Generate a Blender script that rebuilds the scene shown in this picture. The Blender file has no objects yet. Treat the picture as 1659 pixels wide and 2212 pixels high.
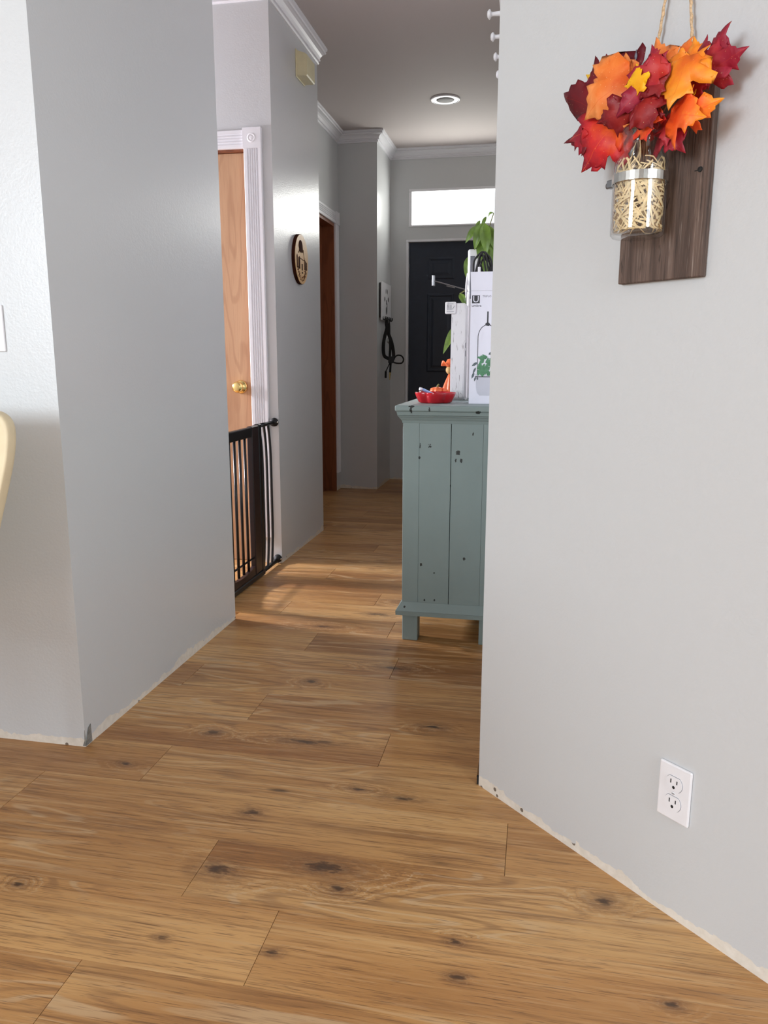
import bpy, bmesh, math, random
from mathutils import Vector, Matrix
random.seed(7)
PI = math.pi
S = bpy.context.scene
COL = S.collection

# ------------------------------------------------------------------ camera
def make_camera():
    p, y, r = math.radians(11.22), math.radians(11.13), math.radians(0.08)
    f = Vector((-math.sin(y) * math.cos(p), math.cos(y) * math.cos(p), -math.sin(p)))
    rt = Vector((math.cos(y), math.sin(y), 0)); up = rt.cross(f)
    c, s = math.cos(r), math.sin(r)
    R, U = c * rt + s * up, -s * rt + c * up
    cd = bpy.data.cameras.new('camera'); cam = bpy.data.objects.new('camera', cd); COL.objects.link(cam)
    cd.sensor_fit = 'VERTICAL'; cd.sensor_height = 36; cd.sensor_width = 27
    cd.lens = 36 * 1661 / 2212; cd.clip_start = 0.02
    cam.matrix_world = Matrix(((R.x, U.x, -f.x, 0), (R.y, U.y, -f.y, 0), (R.z, U.z, -f.z, 1.05), (0, 0, 0, 1)))
    S.camera = cam
make_camera()
S.view_settings.view_transform = 'Standard'; S.view_settings.look = 'None'
S.view_settings.gamma = 1; S.view_settings.use_curve_mapping = False
S.view_settings.exposure = 0.0
S.cycles.max_bounces = 10; S.cycles.diffuse_bounces = 6; S.cycles.transparent_max_bounces = 16

# ------------------------------------------------------------------ sky and daylight at the windows
W = bpy.data.worlds.new('overcast_sky'); S.world = W; W.use_nodes = True
W.node_tree.nodes['Background'].inputs[0].default_value = (0.93, 0.96, 1.0, 1)
W.node_tree.nodes['Background'].inputs[1].default_value = 1.6

def window_light(name, loc, direction, sx, sy, power, color, spread=180):
    ld = bpy.data.lights.new(name, 'AREA'); ld.shape = 'RECTANGLE'; ld.size = sx; ld.size_y = sy
    ld.energy = power; ld.color = color; ld.spread = math.radians(spread)
    o = bpy.data.objects.new(name, ld); COL.objects.link(o); o.location = loc
    o.rotation_euler = Vector(direction).to_track_quat('-Z', 'Z').to_euler()
    return o
# daylight behind the camera (front room), in the side passage and over the entry door
window_light('daylight_front_room', (-3.2, -3.16, 1.75), (0.15, 1, -.2), 1.8, 1.5, 200, (0.835, 0.925, 1.0))
window_light('daylight_front_room_side', (2.53, -1.66, 1.75), (-1, 0.15, -.2), 1.2, 1.5, 106, (0.835, 0.925, 1.0))
window_light('daylight_side_passage', (-4.55, 3.58, 1.75), (1, -.03, -0.3), 0.26, 0.9, 155, (0.95, 0.92, 1.0), 110)
window_light('daylight_transom', (-0.66, 6.75, 2.285), (0, -1, 0), 0.84, 0.25, 13, (1.0, 0.98, 0.92))

# ------------------------------------------------------------------ node helpers
class NT:
    def __init__(self, name):
        self.m = bpy.data.materials.new(name); self.m.use_nodes = True
        self.t = self.m.node_tree; self.n = self.t.nodes; self.l = self.t.links
        self.b = self.n['Principled BSDF']
    def put(self, sock, v):
        if isinstance(v, bpy.types.NodeSocket): self.l.new(v, sock)
        elif v is not None:
            if sock.type == 'RGBA' and len(v) == 3: v = (*v, 1)
            sock.default_value = v
    def math(self, op, a, b=None, c=None, clamp=False):
        x = self.n.new('ShaderNodeMath'); x.operation = op; x.use_clamp = clamp
        for i, v in enumerate((a, b, c)):
            if v is not None: self.put(x.inputs[i], v)
        return x.outputs[0]
    def vec(self, op, a, b=None, out=0):
        x = self.n.new('ShaderNodeVectorMath'); x.operation = op
        self.put(x.inputs[0], a)
        if b is not None:
            self.put(x.inputs['Scale' if op == 'SCALE' else 1], b)
        return x.outputs['Value' if op in ('LENGTH', 'DOT_PRODUCT', 'DISTANCE') else 'Vector']
    def noise(self, vec, scale=1, detail=2, rough=0.5, dist=0, out='Fac'):
        x = self.n.new('ShaderNodeTexNoise'); self.put(x.inputs['Vector'], vec)
        x.inputs['Scale'].default_value = scale; x.inputs['Detail'].default_value = detail
        x.inputs['Roughness'].default_value = rough; x.inputs['Distortion'].default_value = dist
        return x.outputs[out]
    def vor(self, vec, scale=1, out='Distance', feature='F1', rand=1):
        x = self.n.new('ShaderNodeTexVoronoi'); x.feature = feature; self.put(x.inputs['Vector'], vec)
        x.inputs['Scale'].default_value = scale; x.inputs['Randomness'].default_value = rand
        return x.outputs[out]
    def mr(self, v, a, b, c=0.0, d=1.0, smooth=True):
        x = self.n.new('ShaderNodeMapRange'); x.interpolation_type = 'SMOOTHSTEP' if smooth else 'LINEAR'
        for s, q in zip(('Value', 'From Min', 'From Max', 'To Min', 'To Max'), (v, a, b, c, d)): self.put(x.inputs[s], q)
        return x.outputs[0]
    def ramp(self, f, stops):
        x = self.n.new('ShaderNodeValToRGB'); self.put(x.inputs[0], f); e = x.color_ramp.elements
        while len(e) < len(stops): e.new(0.5)
        for k, (p, c) in zip(e, stops): k.position = p; k.color = (*c, 1)
        return x.outputs[0]
    def mix(self, f, a, b, mode='MIX'):
        x = self.n.new('ShaderNodeMix'); x.data_type = 'RGBA'; x.blend_type = mode
        self.put(x.inputs[0], f); self.put(x.inputs[6], a); self.put(x.inputs[7], b)
        return x.outputs[2]
    def pos(self): return self.n.new('ShaderNodeNewGeometry').outputs['Position']
    def obj(self): return self.n.new('ShaderNodeTexCoord').outputs['Object']
    def rnd(self): return self.n.new('ShaderNodeObjectInfo').outputs['Random']
    def comb(self, x=0.0, y=0.0, z=0.0):
        c = self.n.new('ShaderNodeCombineXYZ')
        for i, v in enumerate((x, y, z)): self.put(c.inputs[i], v)
        return c.outputs[0]
    def sep(self, v):
        s = self.n.new('ShaderNodeSeparateXYZ'); self.put(s.inputs[0], v); return s.outputs
    def bump(self, h, strength=0.2, dist=0.002):
        x = self.n.new('ShaderNodeBump'); x.inputs['Strength'].default_value = strength
        x.inputs['Distance'].default_value = dist; self.put(x.inputs['Height'], h)
        self.l.new(x.outputs[0], self.b.inputs['Normal'])
    def set(self, **k):
        for a, v in k.items():
            self.put(self.b.inputs[a.replace('_', ' ')], v)
        return self

def lin(r, g, b):
    return tuple(((c / 255) / 12.92 if c / 255 <= 0.04045 else ((c / 255 + 0.055) / 1.055) ** 2.4) for c in (r, g, b))

def plain(name, col, rough=0.5, metal=0.0, var=0.0, spec=0.5, scale=20, bump=0.0):
    m = NT(name); c = lin(*col)
    p = m.obj()
    if var:
        n = m.noise(p, scale, 3)
        c = m.mix(m.mr(n, 0.3, 0.7, 0, 1), tuple(x * (1 - var) for x in c), tuple(min(1, x * (1 + var)) for x in c))
    m.set(Base_Color=c, Roughness=rough, Metallic=metal, Specular_IOR_Level=spec)
    if bump: m.bump(m.noise(p, scale * 8, 3), bump)
    return m.m

def wall_paint():
    m = NT('eggshell_wall_paint'); p = m.pos(); x = m.sep(p)
    n = m.noise(p, 3.5, 4, 0.6); n2 = m.noise(p, 28, 3, 0.6)
    # torn strip of bare board where the baseboard came off
    edge = m.math('ADD', m.mr(n, 0.35, 0.68, 0.009, 0.036, False), m.mr(n2, 0.3, 0.7, -0.006, 0.006, False))
    bare = m.math('LESS_THAN', x[2], edge)
    specks = m.math('LESS_THAN', m.vor(p, 26), 0.13)
    bc = m.mix(m.noise(p, 60, 3), lin(206, 198, 184), lin(236, 230, 220))
    bc = m.mix(specks, bc, lin(120, 108, 95))
    c = m.mix(bare, lin(202, 204, 205), bc)
    m.set(Base_Color=c, Roughness=m.mr(bare, 0, 1, 0.30, 0.8), Specular_IOR_Level=0.45)
    h = m.math('ADD', m.noise(p, 160, 2, 0.5), m.math('MULTIPLY', m.noise(p, 45, 2), 0.6))
    m.bump(h, 0.16, 0.0025)
    return m.m

def ceiling_paint():
    m = NT('ceiling_paint'); p = m.pos()
    m.set(Base_Color=lin(190, 181, 178), Roughness=0.75)
    m.bump(m.noise(p, 60, 3), 0.1, 0.002)
    return m.m

KNOTS = [(-0.402, 1.393, .050, .020), (-0.358, 1.334, .020, .010), (-0.619, 1.342, .034, .018), (-0.622, 1.553, .020, .013), (-0.109, 1.235, .012, .008),
         (-0.094, 1.153, .016, .008), (0.167, 1.398, .020, .013), (-0.397, 1.699, .020, .008), (-0.283, 1.68, .030, .008), (-0.875, 1.908, .022, .012),
         (-0.605, 1.906, .060, .011), (-0.70, 2.306, .018, .014), (-0.26, 2.065, .024, .012), (-0.998, 1.22, .012, .008), (-0.64, 1.14, .012, .006),
         (-0.43, 1.145, .014, .007), (0.258, 1.165, .014, .008), (-1.03, 1.70, .016, .009), (-0.45, 2.47, .040, .012), (-0.80, 2.83, .05, .012), (-0.62, 3.02, .04, .014), (-0.50, 3.2, .05, .012)]

def plank_wood():
    m = NT('oak_laminate'); P = m.pos(); r = m.rnd()
    off = m.comb(m.math('MULTIPLY', r, 53.0), m.math('MULTIPLY', r, 31.0), m.math('MULTIPLY', r, 17.0))
    p = m.vec('ADD', P, off)
    D = None
    for kx, ky, a, b in KNOTS:
        d = m.vec('LENGTH', m.vec('MULTIPLY', m.vec('SUBTRACT', P, (kx, ky, 0)), (1 / a, 1 / b, 0)))
        D = d if D is None else m.math('MINIMUM', D, d)
    jag = m.noise(m.vec('MULTIPLY', P, (60, 160, 1)), 1, 2)
    D = m.math('ADD', D, m.mr(jag, 0.2, 0.8, -0.45, 0.45, False))
    v = m.noise(m.vec('MULTIPLY', p, (1.1, 7.5, 1)), 1, 2, 0.45, 0.25)
    v = m.math('ADD', v, m.mr(D, 0.3, 5.0, 0.26, 0.0))
    ring = m.math('SINE', m.math('MULTIPLY', v, 62.0))
    fig = m.noise(m.vec('MULTIPLY', p, (0.7, 5.0, 1)), 1, 3, 0.5)
    fib = m.noise(m.vec('MULTIPLY', p, (5.0, 150, 1)), 1, 3, 0.65)
    fine = m.noise(m.vec('MULTIPLY', p, (14.0, 420, 1)), 1, 2, 0.6)
    base = m.ramp(fig, [(0.30, lin(156, 107, 60)), (0.48, lin(186, 137, 82)), (0.70, lin(212, 167, 109))])
    tint = m.mr(r, 0, 1, 0.95, 1.04, False)
    base = m.mix(1.0, base, m.comb(tint, tint, tint), 'MULTIPLY')
    figmask = m.mr(m.noise(m.vec('MULTIPLY', p, (1.4, 5.0, 1)), 1, 1), 0.42, 0.62)
    pale = m.math('MULTIPLY', m.mr(ring, 0.72, 1.0), m.math('MULTIPLY', figmask, 0.62))
    base = m.mix(pale, base, lin(208, 178, 138))
    dark = m.math('MULTIPLY', m.mr(ring, -0.55, -1.0), m.math('MULTIPLY', figmask, 0.42))
    base = m.mix(dark, base, lin(118, 80, 52))
    strk = m.noise(m.vec('MULTIPLY', p, (1.6, 42.0, 1)), 1, 4, 0.62, 0.3)
    base = m.mix(m.mr(strk, 0.52, 0.74, 0, 0.55), base, lin(118, 80, 50))
    base = m.mix(m.mr(strk, 0.46, 0.28, 0, 0.55), base, lin(216, 178, 126))
    base = m.mix(m.mr(fib, 0.52, 0.70, 0, 0.55), base, lin(118, 80, 48))
    base = m.mix(m.mr(fib, 0.46, 0.30, 0, 0.35), base, lin(204, 170, 126))
    base = m.mix(m.mr(fine, 0.57, 0.68, 0, 0.55), base, lin(96, 66, 44))
    soft = m.noise(m.vec('MULTIPLY', P, (25, 90, 1)), 1, 3)
    base = m.mix(m.math('MULTIPLY', m.mr(D, 3.2, 0.5, 0, 0.75), m.mr(soft, 0.25, 0.6)), base, lin(112, 76, 48))
    kring = m.mr(m.math('SINE', m.math('MULTIPLY', D, 9.0)), 0.2, 1.0)
    base = m.mix(m.math('MULTIPLY', m.math('MULTIPLY', kring, m.mr(D, 2.6, 0.9)), 0.16), base, lin(205, 170, 125))
    base = m.mix(m.math('MULTIPLY', m.mr(D, 1.15, 0.2, 0, 0.85), m.mr(soft, 0.2, 0.5, 0.35, 1)), base, lin(62, 44, 32))
    # stray small knots
    q = m.vec('MULTIPLY', P, (2.3, 9.0, 1)); vd = m.vor(q, 1)
    pick = m.math('GREATER_THAN', m.sep(m.vor(q, 1, 'Color'))[0], 0.62)
    base = m.mix(m.math('MULTIPLY', m.mr(vd, 0.10, 0.02), m.math('MULTIPLY', pick, 0.8)), base, lin(62, 44, 30))
    m.set(Base_Color=base, Roughness=m.mr(fib, 0.3, 0.7, 0.30, 0.44), Specular_IOR_Level=0.5)
    m.bump(m.math('ADD', fib, m.math('MULTIPLY', fine, 0.5)), 0.12, 0.0006)
    return m.m

def slab_wood(name, a, b, c, axis=2, sc=1.0, rough=0.4):
    """veneer with the grain running along the given object axis"""
    m = NT(name); p = m.obj()
    def st(lo, hi): return tuple(lo * sc if i == axis else hi * sc for i in range(3))
    fig = m.noise(m.vec('MULTIPLY', p, st(1.0, 9)), 1, 3, 0.55, 0.6)
    ring = m.math('SINE', m.math('MULTIPLY', m.noise(m.vec('MULTIPLY', p, st(1.3, 7)), 1, 2, 0.4), 46.0))
    fib = m.noise(m.vec('MULTIPLY', p, st(6, 190)), 1, 3, 0.6)
    base = m.ramp(fig, [(0.3, lin(*a)), (0.7, lin(*b))])
    base = m.mix(m.mr(ring, 0.5, 1.0, 0, 0.35), base, lin(*c))
    base = m.mix(m.mr(fib, 0.5, 0.75, 0, 0.4), base, lin(*c))
    m.set(Base_Color=base, Roughness=rough, Specular_IOR_Level=0.4)
    m.bump(fib, 0.1, 0.0006)
    return m.m

def barn_wood():
    m = NT('weathered_barn_board'); p = m.obj()
    f1 = m.noise(m.vec('MULTIPLY', p, (46, 46, 2.2)), 1, 4, 0.6, 0.4)
    f2 = m.noise(m.vec('MULTIPLY', p, (260, 260, 7)), 1, 3, 0.65)
    f3 = m.noise(m.vec('MULTIPLY', p, (90, 90, 14)), 1, 3, 0.7, 0.5)
    base = m.ramp(f1, [(0.3, lin(62, 48, 41)), (0.52, lin(94, 76, 67)), (0.72, lin(124, 104, 93))])
    base = m.mix(m.mr(f2, 0.52, 0.72, 0, 0.75), base, lin(48, 38, 33))
    base = m.mix(m.mr(f2, 0.42, 0.28, 0, 0.6), base, lin(160, 146, 136))
    base = m.mix(m.mr(f3, 0.60, 0.70, 0, 0.7), base, lin(36, 29, 26))
    m.set(Base_Color=base, Roughness=0.8)
    m.bump(m.math('ADD', f2, f3), 0.6, 0.002)
    return m.m

def sage_paint():
    m = NT('chipped_sage_paint'); p = m.obj()
    c = m.mix(m.noise(p, 7, 3), lin(122, 137, 135), lin(132, 147, 145))
    grain = m.noise(m.vec('MULTIPLY', p, (90, 90, 5)), 1, 2)
    v = m.vor(m.vec('MULTIPLY', p, (14, 14, 9)), 1); pick = m.sep(m.vor(m.vec('MULTIPLY', p, (14, 14, 9)), 1, 'Color'))
    chip = m.math('MULTIPLY', m.math('LESS_THAN', m.math('ADD', v, m.mr(m.noise(p, 160, 2), 0.3, 0.7, -0.05, 0.05, False)), 0.085), m.math('GREATER_THAN', pick[0], 0.86))
    spot = m.math('MULTIPLY', m.math('LESS_THAN', v, 0.05), m.math('LESS_THAN', pick[0], 0.16))
    PW_ = m.pos(); Dc = None
    for x_, z_, a_, b_ in ((-.27, .722, .008, .008), (-.278, .694, .003, .006), (-.258, .693, .004, .008), (-.408, .742, .002, .010), (-.41, .70, .004, .005), (-.218, .79, .003, .006), (-.438, .875, .004, .014), (-.436, .886, .010, .004), (-.372, .876, .003, .007),
                           (-.20, .868, .009, .006), (-.386, .163, .003, .004), (-.348, .165, .003, .004), (-.295, .60, .002, .004), (-.24, .33, .004, .006), (-.35, .27, .003, .003), (-.40, .30, .004, .006), (-.46, .135, .004, .004)):
        d_ = m.vec('LENGTH', m.vec('MULTIPLY', m.vec('SUBTRACT', PW_, (x_, 0, z_)), (1 / a_, 0, 1 / b_)))
        Dc = d_ if Dc is None else m.math('MINIMUM', Dc, d_)
    front = m.math('LESS_THAN', m.sep(PW_)[1], 2.80)
    chip = m.math('MAXIMUM', chip, m.math('MULTIPLY', front, m.math('LESS_THAN', m.math('ADD', Dc, m.mr(m.noise(PW_, 220, 3), 0.3, 0.7, -0.4, 0.4, False)), 1.0)))
    c = m.mix(chip, c, lin(40, 44, 42)); c = m.mix(spot, c, lin(215, 218, 214))
    m.set(Base_Color=c, Roughness=0.5, Specular_IOR_Level=0.4)
    m.bump(grain, 0.12, 0.0012)
    return m.m

def white_weathered():
    m = NT('weathered_white_paint'); p = m.obj()
    n = m.noise(m.vec('MULTIPLY', p, (120, 120, 16)), 1, 4, 0.65)
    c = m.mix(m.mr(n, 0.58, 0.70, 0, 0.8), lin(222, 221, 222), lin(120, 112, 108))
    m.set(Base_Color=c, Roughness=0.6); m.bump(n, 0.25, 0.0015)
    return m.m

def glass_thin(name, tint=(1, 1, 1), rough=0.02):
    m = NT(name); t = m.n.new('ShaderNodeBsdfTransparent'); t.inputs[0].default_value = (*tint, 1)
    g = m.n.new('ShaderNodeBsdfGlossy'); g.inputs['Roughness'].default_value = rough
    f = m.n.new('ShaderNodeLayerWeight'); f.inputs[0].default_value = 0.5
    mx = m.n.new('ShaderNodeMixShader'); k = m.math('ADD', m.math('MULTIPLY', m.math('POWER', f.outputs['Facing'], 3.0), 0.75), 0.05)
    m.l.new(k, mx.inputs[0]); m.l.new(t.outputs[0], mx.inputs[1]); m.l.new(g.outputs[0], mx.inputs[2])
    m.l.new(mx.outputs[0], m.n['Material Output'].inputs[0])
    return m.m

def leaf_mat(name, inner, outer, tip):
    m = NT(name); p = m.obj(); x = m.sep(p)
    d = m.vec('LENGTH', p)
    n = m.noise(p, 40, 3); f = m.math('ADD', m.mr(d, 0.0, 0.09, 0, 1, False), m.mr(n, 0.3, 0.7, -0.2, 0.2, False))
    c = m.ramp(f, [(0.08, lin(*inner)), (0.5, lin(*outer)), (0.95, lin(*tip))])
    vein = m.math('LESS_THAN', m.math('ABSOLUTE', x[0]), 0.0005)
    c = m.mix(m.math('MULTIPLY', vein, 0.5), c, lin(*inner))
    fib = m.noise(p, 320, 2)
    glit = m.math('LESS_THAN', m.vor(p, 170), 0.10)
    c = m.mix(m.math('MULTIPLY', glit, 0.35), c, lin(250, 225, 170))
    m.set(Base_Color=c, Roughness=0.5, Specular_IOR_Level=0.35); m.bump(fib, 0.25, 0.0008)
    return m.m

def emit(name, col, strength):
    m = NT(name); m.set(Base_Color=(0.9, 0.9, 0.9), Emission_Color=col, Emission_Strength=strength); return m.m

M = dict(
    wall=wall_paint(), ceiling=ceiling_paint(), plank=plank_wood(),
    trim=plain('white_gloss_trim', (232, 232, 236), 0.3),
    oak=slab_wood('oak_door_veneer', (184, 142, 108), (202, 162, 126), (160, 116, 84)),
    brown=slab_wood('brown_door_veneer', (128, 72, 44), (146, 86, 54), (96, 52, 32), rough=0.45),
    navy=plain('navy_door_paint', (28, 38, 54), 0.42, var=0.08, scale=14),
    brass=plain('polished_brass', (238, 212, 140), 0.2, 1.0, var=0.04),
    chrome=plain('brushed_steel', (200, 198, 192), 0.2, 1.0, var=0.08, scale=60),
    steel=plain('grey_metal', (140, 142, 146), 0.35, 1.0, var=0.1),
    black=plain('black_enamel', (14, 14, 17), 0.35, var=0.1), rubber=plain('black_rubber', (18, 18, 18), 0.6, var=0.1),
    black_reflecting=plain('black_enamel_wood_reflection', (34, 18, 20), 0.4, var=0.12),  # black gate enamel, with the reflection of brown wood painted into the colour
    cloth=plain('black_webbing', (14, 14, 15), 0.8, var=0.2, scale=200),
    sage=sage_paint(), barn=barn_wood(), weathered=white_weathered(),
    beige=plain('aged_beige_plastic', (218, 210, 172), 0.45, var=0.04),
    plastic=plain('white_plastic', (232, 231, 234), 0.32, var=0.02), slot=plain('dark_slot', (16, 15, 14), 0.7, var=0.1),
    card=plain('white_card', (226, 226, 238), 0.45, var=0.015), ink=plain('black_ink', (38, 38, 46), 0.5, var=0.03),
    inkgrey=plain('grey_ink', (110, 110, 120), 0.5, var=0.03), potprint=plain('pale_grey_print', (196, 197, 208), 0.5, var=0.02),
    greenprint=plain('green_print', (74, 128, 92), 0.5, var=0.18, scale=60), greydark=plain('slate_print', (86, 98, 104), 0.5, var=0.05),
    red=plain('glazed_red_ceramic', (176, 22, 34), 0.16, var=0.05), blue=plain('pale_blue_plastic', (150, 182, 232), 0.35, var=0.03),
    orange=plain('painted_orange', (230, 110, 62), 0.45, var=0.12, scale=60), tan=plain('tan_felt', (186, 150, 96), 0.7, var=0.1),
    leafgreen=plain('glossy_leaf_green', (94, 122, 42), 0.4, var=0.25, scale=30),
    stemgreen=plain('green_brown_stem', (110, 110, 60), 0.6, var=0.2), terracotta=plain('clay_pot', (150, 96, 70), 0.7, var=0.1), soil=plain('potting_soil', (50, 38, 30), 0.9, var=0.3),
    cream=plain('cream_upholstery', (222, 206, 172), 0.6, var=0.04, bump=0.1), legwood=plain('pale_leg_wood', (196, 160, 112), 0.5, var=0.1),
    signwood=slab_wood('birch_ply', (206, 164, 108), (222, 184, 130), (180, 134, 84), 0, 3.0), burnt=plain('burnt_wood_edge', (58, 28, 18), 0.9, var=0.2, spec=0.1), burn=plain('scorched_brown', (96, 54, 28), 0.9, var=0.15, spec=0.1),
    twine=plain('jute_twine', (198, 168, 132), 0.9, var=0.25, scale=300), straw=plain('raffia', (232, 206, 158), 0.6, var=0.15, scale=120),
    glass=glass_thin('clear_jar_glass', (0.985, 0.99, 0.985)), pane=glass_thin('window_glass', (0.98, 0.99, 0.99)),
    stem=plain('brown_stem', (96, 62, 36), 0.7, var=0.2), plaster=plain('bare_board', (226, 218, 204), 0.85, var=0.1), dark=plain('unlit_interior', (60, 52, 46), 0.9, var=0.05),
    beadgrey=plain('bare_corner_bead', (128, 128, 124), 0.5, var=0.25, scale=90),
    lamp=emit('lit_diffuser_ring', (1, 0.98, 0.95), 1.1), grille=plain('grey_speaker_grille', (92, 88, 86), 0.6, var=0.1),
)
LEAF = dict(
    maroon=leaf_mat('maroon_leaf', (150, 30, 26), (118, 14, 26), (92, 10, 24)), crimson=leaf_mat('crimson_leaf', (184, 48, 44), (160, 34, 54), (132, 22, 48)),
    red=leaf_mat('red_leaf', (236, 96, 30), (208, 36, 34), (146, 20, 40)), orange=leaf_mat('orange_leaf', (222, 92, 24), (232, 122, 50), (240, 150, 82)),
    gold=leaf_mat('golden_orange_leaf', (228, 104, 28), (246, 146, 34), (250, 170, 66)), yellow=leaf_mat('yellow_leaf', (246, 170, 20), (246, 190, 24), (244, 200, 60)),
    flame=leaf_mat('flame_leaf', (238, 74, 24), (244, 102, 36), (250, 176, 30)),
)

# ------------------------------------------------------------------ mesh helpers
def link(name, me, mat=None, parent=None, smooth=False, loc=None):
    o = bpy.data.objects.new(name, me); COL.objects.link(o)
    if mat is not None:
        me.materials.append(mat)
    if smooth:
        for p in me.polygons: p.use_smooth = True
    if loc is not None: o.location = loc
    if parent is not None: o.parent = parent
    return o
def obj(name, bm, mat, parent=None, smooth=False, loc=None):
    me = bpy.data.meshes.new(name); bmesh.ops.recalc_face_normals(bm, faces=bm.faces[:]); bm.to_mesh(me); bm.free()
    return link(name, me, mat, parent, smooth, loc)
def tag(o, label=None, cat=None, group=None, kind=None):
    for k, v in (('label', label), ('category', cat), ('group', group), ('kind', kind)):
        if v: o[k] = v
    return o
def thing(name, label, cat, loc=(0, 0, 0), group=None, rot=0):
    o = bpy.data.objects.new(name, None); COL.objects.link(o); o.location = loc; o.rotation_euler = (0, 0, rot); o.empty_display_size = 0.05
    return tag(o, label, cat, group)
def B(): return bmesh.new()
def box(bm, x0, x1, y0, y1, z0, z1, bev=0.0, seg=2):
    r = bmesh.ops.create_cube(bm, size=1)['verts']
    for v in r: v.co = Vector((x0 + (v.co.x + .5) * (x1 - x0), y0 + (v.co.y + .5) * (y1 - y0), z0 + (v.co.z + .5) * (z1 - z0)))
    if bev:
        es = list({e for v in r for e in v.link_edges})
        bmesh.ops.bevel(bm, geom=es, offset=bev, segments=seg, profile=0.5, affect='EDGES')
    return bm
def prism(bm, pts, vec):
    """polygon (3-D points) extruded along vec"""
    a = [bm.verts.new(p) for p in pts]; b = [bm.verts.new(Vector(p) + Vector(vec)) for p in pts]
    n = len(pts); bm.faces.new(a); bm.faces.new(b[::-1])
    for i in range(n): bm.faces.new((a[i], b[i], b[(i + 1) % n], a[(i + 1) % n]))
    return bm
def lathe(bm, prof, n=32, c=(0, 0, 0), axis='Z'):
    rings = []
    for r, h in prof:
        ring = []
        for i in range(n):
            a = 2 * PI * i / n; q = (r * math.cos(a), r * math.sin(a), h)
            if axis == 'Y': q = (q[0], q[2], q[1])
            if axis == 'X': q = (q[2], q[0], q[1])
            ring.append(bm.verts.new(Vector(q) + Vector(c)))
        rings.append(ring)
    for a, b in zip(rings, rings[1:]):
        for i in range(n): bm.faces.new((a[i], a[(i + 1) % n], b[(i + 1) % n], b[i]))
    for ring in (rings[0], rings[-1]):
        if (ring[0].co - ring[n // 2].co).length > 1e-5: bm.faces.new(ring)
    bmesh.ops.remove_doubles(bm, verts=bm.verts[:], dist=1e-6)
    return bm
def tube(bm, pts, r, n=8, flat=None, closed=False):
    pts = [Vector(p) for p in pts]; rings = []; up = None
    for i, p in enumerate(pts):
        if closed: t = (pts[(i + 1) % len(pts)] - pts[i - 1])
        else: t = pts[min(i + 1, len(pts) - 1)] - pts[max(i - 1, 0)]
        t.normalize()
        if up is None:
            up = Vector((0, 0, 1)) if abs(t.z) < 0.9 else Vector((1, 0, 0))
            if flat: up = Vector(flat)
        s = t.cross(up).normalized(); up2 = s.cross(t).normalized()
        if not flat: up = up2
        rr = r[i] if isinstance(r, (list, tuple)) and not flat else r
        ra, rb = (rr, rr) if not isinstance(rr, tuple) else rr
        rings.append([bm.verts.new(p + s * (math.cos(2 * PI * k / n) * ra) + up2 * (math.sin(2 * PI * k / n) * rb)) for k in range(n)])
    m = len(rings)
    for i in range(m if closed else m - 1):
        a, b = rings[i], rings[(i + 1) % m]
        for k in range(n): bm.faces.new((a[k], a[(k + 1) % n], b[(k + 1) % n], b[k]))
    if not closed: bm.faces.new(rings[0][::-1]); bm.faces.new(rings[-1])
    return bm
def smooth_path(pts, k=6, closed=False):
    P = [Vector(p) for p in pts]; n = len(P); out = []
    for i in range(n if closed else n - 1):
        a, b, c, d = (P[(i - 1) % n], P[i], P[(i + 1) % n], P[(i + 2) % n]) if closed else (P[max(i - 1, 0)], P[i], P[i + 1], P[min(i + 2, n - 1)])
        for j in range(k):
            t = j / k
            out.append(0.5 * ((2 * b) + (c - a) * t + (2 * a - 5 * b + 4 * c - d) * t * t + (3 * b - a - 3 * c + d) * t ** 3))
    if not closed: out.append(P[-1])
    return out
def sphere(bm, c, r, sx=1, sy=1, sz=1, seg=16):
    v = bmesh.ops.create_uvsphere(bm, u_segments=seg, v_segments=seg // 2, radius=r)['verts']
    for q in v: q.co = Vector((q.co.x * sx, q.co.y * sy, q.co.z * sz)) + Vector(c)
    return bm
def holed(bm, origin, ux, uz, w, h, holes, nvec, depth):
    """a wall slab w x h with rectangular holes, extruded along nvec by depth"""
    O, ux, uz, nv = Vector(origin), Vector(ux), Vector(uz), Vector(nvec)
    xs = sorted({0, w, *[a for q in holes for a in q[:2]]}); zs = sorted({0, h, *[a for q in holes for a in q[2:]]})
    solid = lambda i, j: 0 <= i < len(xs) - 1 and 0 <= j < len(zs) - 1 and not any(q[0] <= (xs[i] + xs[i + 1]) / 2 <= q[1] and q[2] <= (zs[j] + zs[j + 1]) / 2 <= q[3] for q in holes)
    vs = {}
    def V(i, j, k):
        if (i, j, k) not in vs: vs[i, j, k] = bm.verts.new(O + ux * xs[i] + uz * zs[j] + nv * (depth * k))
        return vs[i, j, k]
    for i in range(len(xs) - 1):
        for j in range(len(zs) - 1):
            if not solid(i, j): continue
            for k in (0, 1): bm.faces.new((V(i, j, k), V(i + 1, j, k), V(i + 1, j + 1, k), V(i, j + 1, k)))
            if not solid(i - 1, j): bm.faces.new((V(i, j, 0), V(i, j + 1, 0), V(i, j + 1, 1), V(i, j, 1)))
            if not solid(i + 1, j): bm.faces.new((V(i + 1, j, 0), V(i + 1, j + 1, 0), V(i + 1, j + 1, 1), V(i + 1, j, 1)))
            if not solid(i, j - 1): bm.faces.new((V(i, j, 0), V(i + 1, j, 0), V(i + 1, j, 1), V(i, j, 1)))
            if not solid(i, j + 1): bm.faces.new((V(i, j + 1, 0), V(i + 1, j + 1, 0), V(i + 1, j + 1, 1), V(i, j + 1, 1)))
    return bm
def struct(name, bm, mat, parent=None, smooth=False):
    o = obj(name, bm, mat, parent, smooth)
    if parent is None: o['kind'] = 'structure'
    return o
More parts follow.
